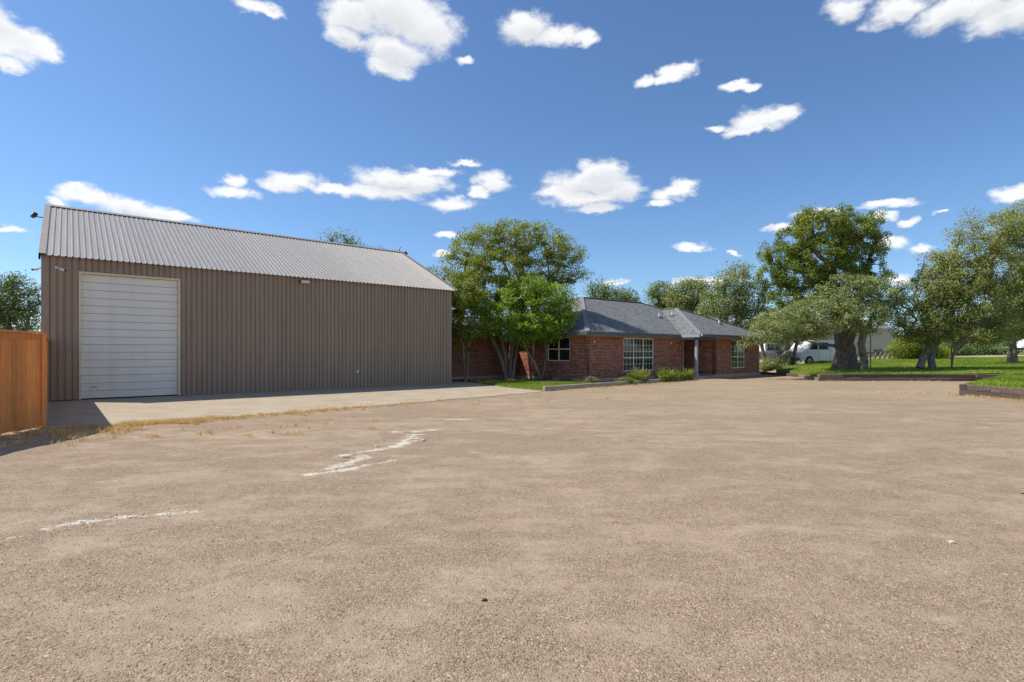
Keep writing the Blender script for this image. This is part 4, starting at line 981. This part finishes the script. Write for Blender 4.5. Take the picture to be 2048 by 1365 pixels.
# trees behind the buildings
def far_tree(label, u, vbase, Y, blobs, n, per, seed, lm='leaf_far', size=(.17, .09), clump=(.4, .7), sp=.6, kind='broadleaf_tree', **k):
    x = (u - 1024) / FPX * Y; z = float(ground_z(x, Y)) - .05; vb = [b[1] for b in blobs]
    b = (x, Y, z); top = pt(u, max(vb), Y); 
    per = int(per * .62)
    tree(kind, label, b, [[b, (x + .1, Y, z + 1.5), (x - .1, Y + .1, max(z + 2.2, top.z - .5))]], blobs, Y, n, per, size, M[lm], M['bark_oak'], .24, seed, fork=1.5, spacing=sp, clump=clump, pw=.25, expo=.45, depth=.8, group='trees behind the buildings', **k)
far_tree('leafy tree behind the fence at the left edge of the picture', 20, 700, 30, [(30,610,44,40), (0,590,40,34), (55,590,26,30), (60,640,26,24), (10,650,50,24), (-40,620,40,50), (30,566,26,14)], 170, 120, 41, size=(.13, .055), clump=(.3, .5), sp=.45)
far_tree('treetop showing above the middle of the barn roof', 690, 640, 44, [(676,478,30,12), (690,500,44,14), (735,506,34,8), (660,500,24,16), (700,540,60,30)], 110, 90, 42, size=(.15, .07), sp=.5)
far_tree('thin-twigged treetop behind the right end of the barn roof', 850, 640, 46, [(845,560,26,20), (862,545,16,14), (850,600,40,30)], 60, 60, 43, size=(.15, .07), sp=.5)
far_tree('small conical tree behind the left part of the house roof', 1205, 640, 54, [(1200,582,26,18), (1192,568,10,8), (1215,600,40,20), (1240,592,30,14), (1265,598,14,10)], 110, 90, 44)
far_tree('bushy evergreen behind the house roof valley', 1330, 640, 54, [(1322,590,28,24), (1310,604,18,16), (1345,610,30,20)], 80, 110, 45, lm='leaf_cedar', size=(.18, .07))
far_tree('broad grey-green tree right of the evergreen behind the roof', 1385, 640, 52, [(1380,585,34,26), (1402,575,20,16), (1360,600,30,24), (1420,612,30,24), (1372,566,16,10)], 120, 110, 46, lm='leaf_oak')
far_tree('dense dark tree behind the right end of the house', 1470, 680, 46, [(1470,570,40,34), (1450,600,44,34), (1500,600,40,40), (1478,545,26,18), (1435,625,36,26), (1510,640,40,40), (1480,650,40,24)], 200, 130, 47, size=(.16, .075), lm='leaf_oak')
far_tree('dark tree filling the gap behind the white van', 1575, 690, 62, [(1560,640,50,30), (1600,630,50,34), (1540,665,40,22), (1620,660,40,24)], 110, 110, 48, size=(.2, .1), clump=(.5, .8))
far_tree('shady tree at the far end of the right lawn', 1950, 700, 66, [(1940,672,40,24), (1985,660,50,34), (1900,665,34,26), (1960,690,50,14), (2020,670,40,30)], 140, 110, 49, size=(.22, .11), clump=(.5, .85), sp=.7)
far_tree('tree at the far right beyond the silver car', 2060, 700, 70, [(2050,660,60,34), (2090,630,60,40), (2010,640,40,30)], 110, 110, 50, size=(.22, .11), clump=(.55, .9), sp=.7)

def shrub(name, label, base, blobs, Y, n, per, size, lm, seed, clump=(.2, .35), shape='leaf', cat='shrub', group=None, sp=.25, **k):
    b = tuple(base); stems = [[b, (b[0] + random.uniform(-.1, .1), b[1], b[2] + .35)], [(b[0] + .1, b[1], b[2]), (b[0] + .3, b[1] + .1, b[2] + .4)], [(b[0] - .1, b[1], b[2]), (b[0] - .3, b[1] - .1, b[2] + .4)]]
    return tree(name, label, b, stems, blobs, Y, n, per, size, M[lm], M['bark_oak'], .04, seed, fork=.15, spacing=sp, clump=clump, pw=.25, expo=.45, depth=.8, cat=cat, group=group, shape=shape, leafname='foliage', **k)
shrub('bright_shrub', 'bright yellow-green bush in front of the beige metal building', (38.0, 50.0, Z0(38, 50)), [(1825,690,34,22), (1805,702,26,16), (1850,705,36,16), (1838,680,20,14), (1880,706,20,14)], 50, 110, 120, (.15, .06), 'leaf_bright', 51, (.3, .5), sp=.45)
shrub('silver_shrub', 'grey-green bush beside the right end of the brick house', (22.9, 44.5, float(ground_z(22.9, 44.5))), [(1570,708,16,14), (1560,718,18,9), (1583,720,13,8)], 44.5, 40, 70, (.11, .04), 'leaf_silver', 52, (.2, .4), sp=.3)
shrub('low_shrub', 'dark leafy ground shrub by the house end', (20.6, 42.0, float(ground_z(20.6, 42))), [(1540,730,16,12), (1560,728,18,10), (1528,735,10,8)], 42.0, 40, 90, (.10, .05), 'leaf_oak', 53, (.18, .34), sp=.25)
for (u, v, Y) in ((1535, 735, 43), (1584, 728, 44.5)):      # young leaning oaks by the house end
    b = pt(u, v, Y)
    tree('oak_sapling', 'young leaning oak stem in the bushes ' + ('next to the brick wall end' if u < 1560 else 'left of the van wheel'), (b.x, b.y, b.z - .2),
         [[(b.x, b.y, b.z - .2), tuple(pt(u - (10 if u < 1560 else -8), v - 35, Y)), tuple(pt(u - (14 if u < 1560 else -14), v - 62, Y))]], [(u - 4, v - 66, 26, 14), (u + 4, v - 80, 30, 14)], Y, 50, 110, (.11, .055), M['leaf_oak'], M['bark_oak'], .13, 55 + u, fork=1.4, spacing=.35, clump=(.25, .45), pw=.25)

for k_, (u, Y, bl, lab) in enumerate(((1905, 57, [(1900,704,22,10), (1880,700,16,10), (1920,700,16,12)], 'dark leafy bush beyond the lawn left of the straight oak trunk gap'),
        (1960, 58, [(1955,700,26,14), (1935,704,16,10), (1980,702,22,12)], 'dark bush beyond the lawn between the straight oak and the far trunk'), (2000, 59, [(2002,698,20,15), (1990,704,16,9)], 'dark bush just left of the far oak trunk'))):
    x_ = (u - 1024) / FPX * Y
    shrub('understory_shrub', lab, (x_, Y, Z0(x_, Y)), bl, Y, 60, 100, (.18, .09), 'leaf_far', 90 + k_, (.35, .6), sp=.4, group='bushes beyond the lawn')
# plants by the front window
def spiky(name, label, c, n, hgt, spread, lm, seed, width=.022, group=None, tip=True, cat='plant'):
    rng = np.random.default_rng(seed); root = empty(name, c, 0, label, cat, group)
    az = rng.random(n) * 2 * math.pi; rad = np.sqrt(rng.random(n)); bx = np.cos(az) * rad * spread * .55; by = np.sin(az) * rad * spread * .55
    lean = rng.normal(size=(n, 2)) * .22 + np.stack([bx, by], 1) * .9; h = hgt * rng.uniform(.45, 1.05, n) * (1 - .35 * rad)
    P0 = np.stack([bx, by, np.zeros(n)], 1); P2 = P0 + np.stack([lean[:, 0] * h, lean[:, 1] * h, h], 1); P1 = (P0 + P2) / 2 + np.stack([-lean[:, 0] * .1 * h, -lean[:, 1] * .1 * h, .06 * h], 1)
    sd = np.stack([-np.sin(az * 3), np.cos(az * 3), np.zeros(n)], 1) * width
    V = np.stack([P0 - sd * .4, P0 + sd * .4, P1 + sd, P1 - sd, P2 + sd * .3, P2 - sd * .3], 1); base = np.arange(n)[:, None] * 6
    F = np.concatenate([base + np.array([[0, 1, 2, 3]]), base + np.array([[3, 2, 4, 5]])])
    T = np.concatenate([rng.random(n) * .6, .25 + rng.random(n) * (.75 if tip else .4)])
    mesh_np('leaves', V.reshape(-1, 3), F, M[lm], root, tint=T)
    # leafy low growth round the stalks
    cs = np.stack([rng.normal(size=70) * spread * .42, rng.normal(size=70) * spread * .42, rng.random(70) * hgt * .42 + .05], 1)
    V, F, T = leaves(cs, rng.uniform(.09, .2, 70), 34, (.10, .03), rng, 'spray', .3, .9); mesh_np('foliage', V, F, M[lm], root, tint=T * .84)
    return root
GP = 'plants below the front window'
for u, v, Y, hgt, sp_, lab in ((1278, 764, 27.9, 1.00, .62, 'tall pink-tipped plant below the left half of the big front window'), (1328, 758, 29.4, .95, .68, 'widest pink-tipped plant below the right side of the big front window'),
                               (1352, 756, 30.2, .72, .4, 'small leafy plant between the widest plant and the porch plant'), (1372, 755, 30.9, .88, .48, 'pink-tipped plant next to the porch post'), (1254, 768, 27.0, .42, .42, 'low mound of green leaves at the left end of the window bed')):
    p = pt(u, v, Y); spiky('flowering_plant', lab, (p.x, p.y, .03), 190 if hgt > .5 else 90, hgt, sp_, 'leaf_plant', 60 + u, group=GP, tip=hgt > .5)
for i, (s_, t_) in enumerate(((-.25, -.55), (-.5, 1.2), (-.55, 2.6))):
    p = hw(s_, t_); spiky('strap_leaf_plant', ('pale dry strap-leaved plant at the house corner', 'pale dry strap-leaved plant below the right of the side window', 'pale dry strap-leaved plant beside the forked myrtle')[i], (p[0], p[1], .03), 26, .42, .25, 'iris', 80 + i, .02, 'pale strap-leaved plants', False)

# ------------------------------------------------------------------ grass, pebbles, litter (uncountable)
def blades(name, pts, zf, hgt, wid, mat, rng, lean=.35, patchy=True):
    n = len(pts); z = np.array(zf(pts[:, 0], pts[:, 1])); a = rng.random(n) * 2 * math.pi; h = hgt * rng.uniform(.5, 1.3, n); w = wid * rng.uniform(.6, 1.3, n)
    sd = np.stack([np.cos(a) * w, np.sin(a) * w, np.zeros(n)], 1); P = np.stack([pts[:, 0], pts[:, 1], z], 1)
    tip = P + np.stack([rng.normal(size=n) * lean * h, rng.normal(size=n) * lean * h, h], 1)
    V = np.stack([P - sd, P + sd, tip], 1).reshape(-1, 3); F = np.arange(n * 3).reshape(-1, 3)
    pn = np.array([noise.noise((p[0] * .35, p[1] * .35, 7.0)) + .5 * noise.noise((p[0] * 1.1, p[1] * 1.1, 3.0)) for p in pts]) if patchy else np.zeros(n)
    return mesh_np(name, V, F, mat, tint=np.clip(.75 * rng.random(n) + .12 + .45 * pn, 0, 1))
rng = np.random.default_rng(99)
LP = np.array(LAWN)
c = np.stack([rng.uniform(17, 45, 400000), rng.uniform(16, 58, 400000)], 1)
keep = inside(LP, c) & (c[:, 0] / c[:, 1] < 1.02); c = c[keep]; pk = rng.random(len(c)) < np.clip((30 / c[:, 1]) ** 1.6, .25, 1); c = c[pk][:170000]
tag(blades('grass', c, lawn_z, .085, .013, M['grass'], rng), 'short green mown grass on the raised lawn', 'grass', kind='stuff')
SP_ = np.array(LAWN_S); c = np.stack([rng.uniform(-1.6, 4.7, 40000), rng.uniform(22.5, 29, 40000)], 1); c = c[inside(SP_, c)]
tag(blades('grass', c, lambda x, y: np.full(len(x), .045), .085, .011, M['grass'], rng), 'small green grass strip beside the brick house', 'grass', kind='stuff')
# dry tufts along the apron edge and the fence
def tufts(spec, rng):
    P = []
    for (ax, ay, bx, by, w, n, per, rad) in spec:
        t = rng.random(n) ** 1.0; cx = ax + (bx - ax) * t + rng.normal(size=n) * w; cy = ay + (by - ay) * t + rng.normal(size=n) * w
        s = rng.uniform(.3, 1.25, n) * rad
        k = rng.integers(per // 3, per, n)
        for i in range(n): P.append(np.stack([cx[i] + rng.normal(size=k[i]) * s[i] * 1.25, cy[i] + rng.normal(size=k[i]) * s[i] * .8], 1))
    return np.concatenate(P)
P_ = tufts([(-9.0, 9.6, -3.2, 12.8, .7, 26, 34, .05), (-7.6, 12.2, -3.0, 16.8, .35, 40, 40, .06), (-3, 16.5, 6, 20, 1.2, 14, 24, .05), (-9.6, 10.7, -7.3, 12.7, .22, 85, 90, .09), (-9.5, 10.2, -7.7, 11.0, .25, 36, 70, .09), (-7.4, 12.6, -4.9, 15.1, .16, 46, 60, .07), (-4.9, 15.1, -2.2, 17.9, .2, 18, 40, .06), (-2.2, 17.9, .8, 20.9, .25, 10, 30, .06), (-8.8, 9.3, -7.0, 10.0, .25, 10, 60, .08), (-5.2, 10.2, -4.4, 10.6, .2, 4, 40, .05), (-3, 10.5, -1.5, 11.5, .5, 3, 30, .05),
            (16.9, 21.0, 16.75, 17.0, .14, 30, 50, .07), (14.2, 21.3, 16.9, 21.3, .16, 14, 40, .08), (17.5, 30.0, 27.0, 29.3, .15, 30, 30, .08), (1.6, 21.8, 7.5, 27.6, .22, 46, 50, .09), (7.5, 27.6, 18.0, 38.5, .25, 46, 40, .10)], rng)
tag(blades('dry_grass', P_, lambda x, y: np.full(len(x), -.01), .085, .0055, M['drygrass'], rng, .7, False), 'straw-coloured dry grass tufts along the edges of the gravel', 'dry grass', kind='stuff')
# loose stones of the gravel
def pebbles(name, n, y0, y1, rmin, rmax, rng, region=None):
    y = y0 * (y1 / y0) ** rng.random(n); x = rng.uniform(-1.02, 1.02, n) * y
    if region is not None: x, y = region(n)
    r = rmin * (rmax / rmin) ** (rng.random(n) ** 2.2)
    oct_ = np.array([(1, 0, 0), (0, 1, 0), (-1, 0, 0), (0, -1, 0), (0, 0, 1), (0, 0, -.6)]); tri = np.array([(0, 1, 4), (1, 2, 4), (2, 3, 4), (3, 0, 4), (1, 0, 5), (2, 1, 5), (3, 2, 5), (0, 3, 5)])
    a = rng.random(n) * 2 * math.pi; ca, sa = np.cos(a), np.sin(a)
    S = r[:, None, None] * rng.uniform(.6, 1.35, (n, 6, 1)) * np.array([1.15, .85, .75]); Lc = oct_[None] * S + rng.normal(size=(n, 6, 3)) * r[:, None, None] * .12
    X = Lc[..., 0] * ca[:, None] - Lc[..., 1] * sa[:, None] + x[:, None]; Yv = Lc[..., 0] * sa[:, None] + Lc[..., 1] * ca[:, None] + y[:, None]
    zz = ground_height(x, y); Z = Lc[..., 2] + (zz + r * .12)[:, None]
    V = np.stack([X, Yv, Z], -1).reshape(-1, 3); F = (tri[None] + (np.arange(n) * 6)[:, None, None]).reshape(-1, 3)
    return mesh_np(name, V, F, M['pebble'], smooth=False, tint=np.repeat(rng.random(n), 8))
_g = bpy.data.objects['ground']; from mathutils.bvhtree import BVHTree
_bvh = BVHTree.FromPolygons([v.co for v in _g.data.vertices], [p.vertices[:] for p in _g.data.polygons])
def ground_height(x, y):
    out = np.zeros(len(x))
    for i in range(len(x)):
        h = _bvh.ray_cast(Vector((x[i], y[i], 5)), Vector((0, 0, -1)))[0]; out[i] = h.z if h else 0
    return out
tag(pebbles('loose_gravel', 70000, 2.2, 13, .002, .0068, rng), 'loose reddish and grey gravel stones strewn over the yard', 'gravel', kind='stuff')
def cal_region(n):
    seg = [(-2.69, 7.12, -2.23, 7.36), (-2.53, 7.43, -2.29, 8.21), (-2.66, 8.33, -2.0, 9.13), (-2.04, 9.13, -1.88, 10.47), (-2.28, 10.87, -1.66, 11.23), (-2.25, 7.43, -1.73, 7.98), (-4.24, 4.88, -3.99, 5.18), (-3.99, 5.12, -3.74, 5.31), (-3.64, 5.28, -3.27, 5.46)]; s = rng.integers(0, 9, n); t = rng.random(n); S = np.array(seg)[s]
    return S[:, 0] + (S[:, 2] - S[:, 0]) * t + rng.normal(size=n) * .09, S[:, 1] + (S[:, 3] - S[:, 1]) * t + rng.normal(size=n) * .09
ch_ = pebbles('limestone_chips', 420, 2, 3, .005, .018, rng, cal_region); ch_.data.materials[0] = M['stone']
tag(ch_, 'pale broken limestone chips where bedrock shows through the gravel', 'limestone', kind='stuff')
def rock(name, label, p, s, mat, seed, cat='stone', group=None):
    bm = bmesh.new(); bmesh.ops.create_icosphere(bm, subdivisions=2, radius=1); r = random.Random(seed)
    for v in bm.verts:
        k = 1 + .35 * noise.noise(v.co * 1.3 + Vector((seed, 0, 0))); v.co = Vector((v.co.x * s[0] * k, v.co.y * s[1] * k, v.co.z * s[2] * k))
    me = bpy.data.meshes.new(name); bm.to_mesh(me); bm.free(); me.materials.append(mat)
    o = link(bpy.data.objects.new(name, me)); z = ground_height([p[0]], [p[1]])[0]; o.location = (p[0], p[1], z + s[2] * .4); return tag(o, label, cat, group)
def gpt(u, v): y = FPX * EYE / (v - HORIZON); return ((u - 1024) / FPX * y, y)
rock('stone', 'flat pale stone lying alone on the gravel at right', gpt(1903, 1084), (.035, .025, .014), M['stone'], 3)
rock('dirt_clod', 'small dark clod on the gravel in the lower middle', gpt(969, 1196), (.018, .014, .012), M['clod'], 5, 'clod')
rock('stone', 'pale rock slab standing up at the left end of the white limestone patch', gpt(690, 914), (.07, .05, .03), M['stone'], 9)
rock('stone', 'pale stone near the upper right end of the white limestone patch', gpt(846, 879), (.045, .035, .03), M['stone'], 12)
rock('stone', 'pale stone beside the middle of the white limestone patch', gpt(753, 892), (.035, .03, .022), M['stone'], 15)
tw = MB(); a_ = gpt(2046, 990); tw.tube([(a_[0] - .02, a_[1], .012), (a_[0] + .1, a_[1] + .02, .02), (a_[0] + .2, a_[1] - .03, .015)], .007, 6)
tag(tw.build('twig', M['clod']), 'dark twig on the gravel at the right edge', 'twig')
# leaf litter under the trees
lc = np.stack([rng.uniform(-2.6, 4.5, 1400), rng.uniform(26.8, 31.8, 1400)], 1); lc = lc[inside(np.array(BED), lc)]
V, F, T = leaves(np.column_stack([lc, np.full(len(lc), .05)]), np.full(len(lc), .05), 3, (.10, .05), rng, 'leaf', 2.5, .2)
tag(mesh_np('leaf_litter', V, F, M['drygrass'], tint=T), 'brown fallen leaves on the bed below the myrtles', 'leaf litter', kind='stuff')
lt = np.column_stack([rng.uniform(19, 22.5, 500), rng.uniform(31, 44, 500)]); lt = np.column_stack([lt, np.maximum(lawn_z(lt[:, 0], lt[:, 1]), 0) + .02]); lt = lt[lt[:, 1] > 40]
# woods closing the view beyond the right lawn
wx = rng.uniform(20, 125, 900); wy = rng.uniform(74, 92, 900); top_ = 3.2 + 2.2 * np.array([noise.noise((x * .16, 3.0, 1.0)) for x in wx]); wz = 1.0 + rng.random(900) ** .8 * top_
V, F, T = leaves(np.column_stack([wx, wy, wz]), rng.uniform(.6, 1.1, 900), 60, (.36, .2), rng, 'leaf', .5, .8)
tag(mesh_np('distant_woods', V, F, M['leaf_far'], tint=T), 'low dark belt of scrub woods on the skyline beyond the lawn', 'woods', kind='stuff')
# ------------------------------------------------------------------ vehicles
def wheel_meshes(r, w):
    t = MB(); t.tube([(0, -w/2, 0), (0, -w/2 + .03, 0), (0, w/2 - .03, 0), (0, w/2, 0)], [r * .93, r, r, r * .93], 20)
    ri = MB(); ri.tube([(0, -w/2 - .006, 0), (0, w/2 + .006, 0)], r * .6, 16); h = MB(); h.tube([(0, -w/2 - .014, 0), (0, w/2 + .014, 0)], r * .2, 10)
    return t.mesh('tyre', M['rubber']), ri.mesh('rim', M['rim']), h.mesh('hub', M['black'])
def vehicle(name, label, cat, loc, rz, prof, width, wheels, wr, glass, seams=(), belt=1.0, tumble=.14, lamps=()):
    root = empty(name, loc, rz, label, cat)
    n = len(prof); hw_ = width / 2; m = MB(); top = max(p[1] for p in prof)
    ysc = lambda z: hw_ - (tumble * max(0, z - belt) / max(.01, top - belt))
    vs = [(x, -ysc(z), z) for x, z in prof] + [(x, ysc(z), z) for x, z in prof]
    m.add(vs, [tuple(range(n)), tuple(range(2*n - 1, n - 1, -1))] + [(i, i + n, (i+1) % n + n, (i+1) % n) for i in range(n)])
    body = m.build('body', M['carpaint'], root, bevel=.035, segs=2)
    ty, ri, hu = wheel_meshes(wr, .22)
    for x in wheels:
        for s in (-1, 1):
            ar = MB(); ar.tube([(x, s * (hw_ - .06), wr), (x, s * (hw_ + .006), wr)], wr * 1.2, 20); ar.build('wheel_arch', M['black'], body)
            w_ = inst('wheel', ty, root, (x, s * (hw_ - .09), wr)); w_.name = 'wheel'; inst('rim', ri, w_); inst('hub', hu, w_)
    for poly in glass:
        for s in (-1, 1):
            g = MB(); k = len(poly); g.add([(x, s * (ysc(z) + .006), z) for x, z in poly] + [(x, s * (ysc(z) - .02), z) for x, z in poly], [tuple(range(k)), tuple(range(2*k - 1, k - 1, -1))] + [(i, i + k, (i+1) % k + k, (i+1) % k) for i in range(k)])
            g.build('window', M['glass'], root)
    for x, z0, z1 in seams:
        for s in (-1, 1):
            MB().box(x - .008, x + .008, s * (ysc(z0) + .003) - .004, s * (ysc(z0) + .003) + .004, z0, z1).build('door_seam', M['black'], body)
    for x, z, mk in lamps:
        for s in (-1, 1): MB().box(x - .03, x + .03, s * (hw_ - .28) - .12, s * (hw_ - .28) + .12, z - .07, z + .07).build('lamp', M[mk], root, bevel=.01)
    xs = [p[0] for p in prof]
    for x in (min(xs) - .03, max(xs) + .03): MB().box(x - .05, x + .05, -hw_ + .05, hw_ - .05, .38, .58).build('bumper', M['black'], root, bevel=.02)
    return root
van_prof = [(0, .35), (5.7, .33), (5.72, .9), (5.62, 1.05), (5.55, 2.02), (5.3, 2.12), (1.6, 2.12), (1.35, 2.05), (.72, 1.30), (.05, 1.08), (-.02, .7)]
vx, vy = 24.3, 46.6
vehicle('van', 'white passenger van parked behind the big juniper trunk', 'van', (vx, vy, float(ground_z(vx, vy)) - .01), .30, van_prof, 2.0, (.98, 4.55), .36,
        [[(1.0, 1.33), (1.95, 1.33), (1.95, 1.93), (1.48, 1.93)], [(2.08, 1.33), (3.1, 1.33), (3.1, 1.93), (2.08, 1.93)]], [(2.02, .5, 1.30), (3.3, .5, 1.95)], 1.25, .12, [(-.01, .85, 'cream'), (5.71, 1.0, 'red')])
car_prof = [(0, .3), (4.7, .3), (4.78, .75), (4.65, .98), (3.9, 1.02), (3.3, 1.45), (2.9, 1.50), (1.75, 1.50), (1.35, 1.42), (.75, 1.0), (.05, .88), (-.03, .6)]
vx, vy = 21.2, 48.5
vehicle('pickup_truck', 'white vehicle half hidden by bushes past the end of the house', 'truck', (vx + 4.5, vy + 1.0, float(ground_z(vx, vy)) - .02), .2 + math.pi,
        [(0, .45), (5.4, .45), (5.45, 1.15), (3.3, 1.18), (3.2, 1.85), (2.9, 1.92), (1.9, 1.92), (1.2, 1.22), (.1, 1.12), (-.03, .7)], 1.95, (.95, 4.4), .38, [[(1.5, 1.26), (2.2, 1.26), (2.2, 1.8), (1.95, 1.8)], [(2.3, 1.26), (3.05, 1.26), (3.0, 1.8), (2.3, 1.8)]], [(2.25, .6, 1.22)], 1.2, .14, [(-.02, .95, 'cream')])
vx, vy = 47.8, 50.2
vehicle('car', 'silver-white car parked at the right edge behind the dark trunk', 'car', (vx - .5, vy, Z0(vx, vy) + .3), .1, car_prof, 1.8, (.9, 3.75), .33,
        [[(1.1, 1.05), (1.6, 1.38), (2.25, 1.42), (2.25, 1.05)], [(2.35, 1.05), (2.35, 1.42), (3.1, 1.38), (3.55, 1.05)]], [(2.3, .4, 1.0)], .95, .2, [(-.02, .72, 'cream')])

# ------------------------------------------------------------------ beige building and stake fence behind
bb = empty('metal_building', (30.5, 62.0, float(ground_z(40, 62)) - .1), math.radians(4), 'pale beige ribbed metal building beyond the lawn behind the trees', 'building')
PITCH = .305
bpan = ribbed(3, 0, 3.75, .035, 'wall_panel', M['beige_metal'])
for i in range(16): inst('wall_panel', bpan, bb, (i * .915, 0, 0))
gw = inst('end_wall', ribbed(26, 0, lambda t: 3.75 + .9 * (1 - abs(t - 4) / 4), .035, 'end_wall', M['beige_metal']), bb, (16 * .915, 0, 0), math.pi / 2)
rf = MB(); rl = 16 * .915
rf.add([(-.2, -.25, 3.72), (rl + .2, -.25, 3.72), (rl + .2, 4, 4.72), (-.2, 4, 4.72), (-.2, 8.2, 3.72), (rl + .2, 8.2, 3.72)], [(0, 1, 2, 3), (3, 2, 5, 4)]); rf.build('roof', M['galv'], bb)
MB().box(-.2, rl + .2, -.30, -.22, 3.58, 3.76).build('eave_trim', M['cream'], bb)
MB().box(12.0, 13.0, -.08, -.02, 0, 1.25).build('door', M['greydoor'], bb); 
sf = empty('stake_fence', (29.0, 51.0, float(ground_z(29, 51))), 0, 'low dark rail with leaning pale stakes beyond the lawn', 'fence')
r_ = random.Random(3); A0 = Vector((-1.5, 1.0, .62)); A1 = Vector((7.8, -1.2, 1.12)); nst = 24
mb = MB(); mb.beam(A0, A1, .12, .14); mb.build('rail', M['tie'], sf, bevel=.01)
stk = MB().box(-.07, .07, -.04, .04, -.9, 0).mesh('stake', M['greypost'], bevel=.008)
for i in range(nst):
    p = A0.lerp(A1, (i + .5) / nst); o = inst('stake', stk, sf, (p.x, p.y - .08, p.z)); o.rotation_euler = (.12, r_.uniform(.12, .22), 0)
# slim stake by the oak and wire fence posts
post = MB(); post.box(-.025, .025, -.025, .025, 0, 1.35); p = pt(1903, 729, 35.5)
tag(post.build('marker_stake', simple('rusty_stake', (.22, .08, .05), .8)), 'thin rusty stake standing against the straight oak trunk', 'stake').location = (p.x, p.y, Z0(p.x, p.y))
p = pt(1738, 735, 34.5); post = MB(); post.tube([(0, 0, 0), (0, 0, 2.6)], .035, 8)
tag(post.build('pale_pole', M['greypost']), 'slim pale pole on the lawn right of the leaning oak', 'pole').location = (p.x + .1, p.y, Z0(p.x, p.y) - .02)
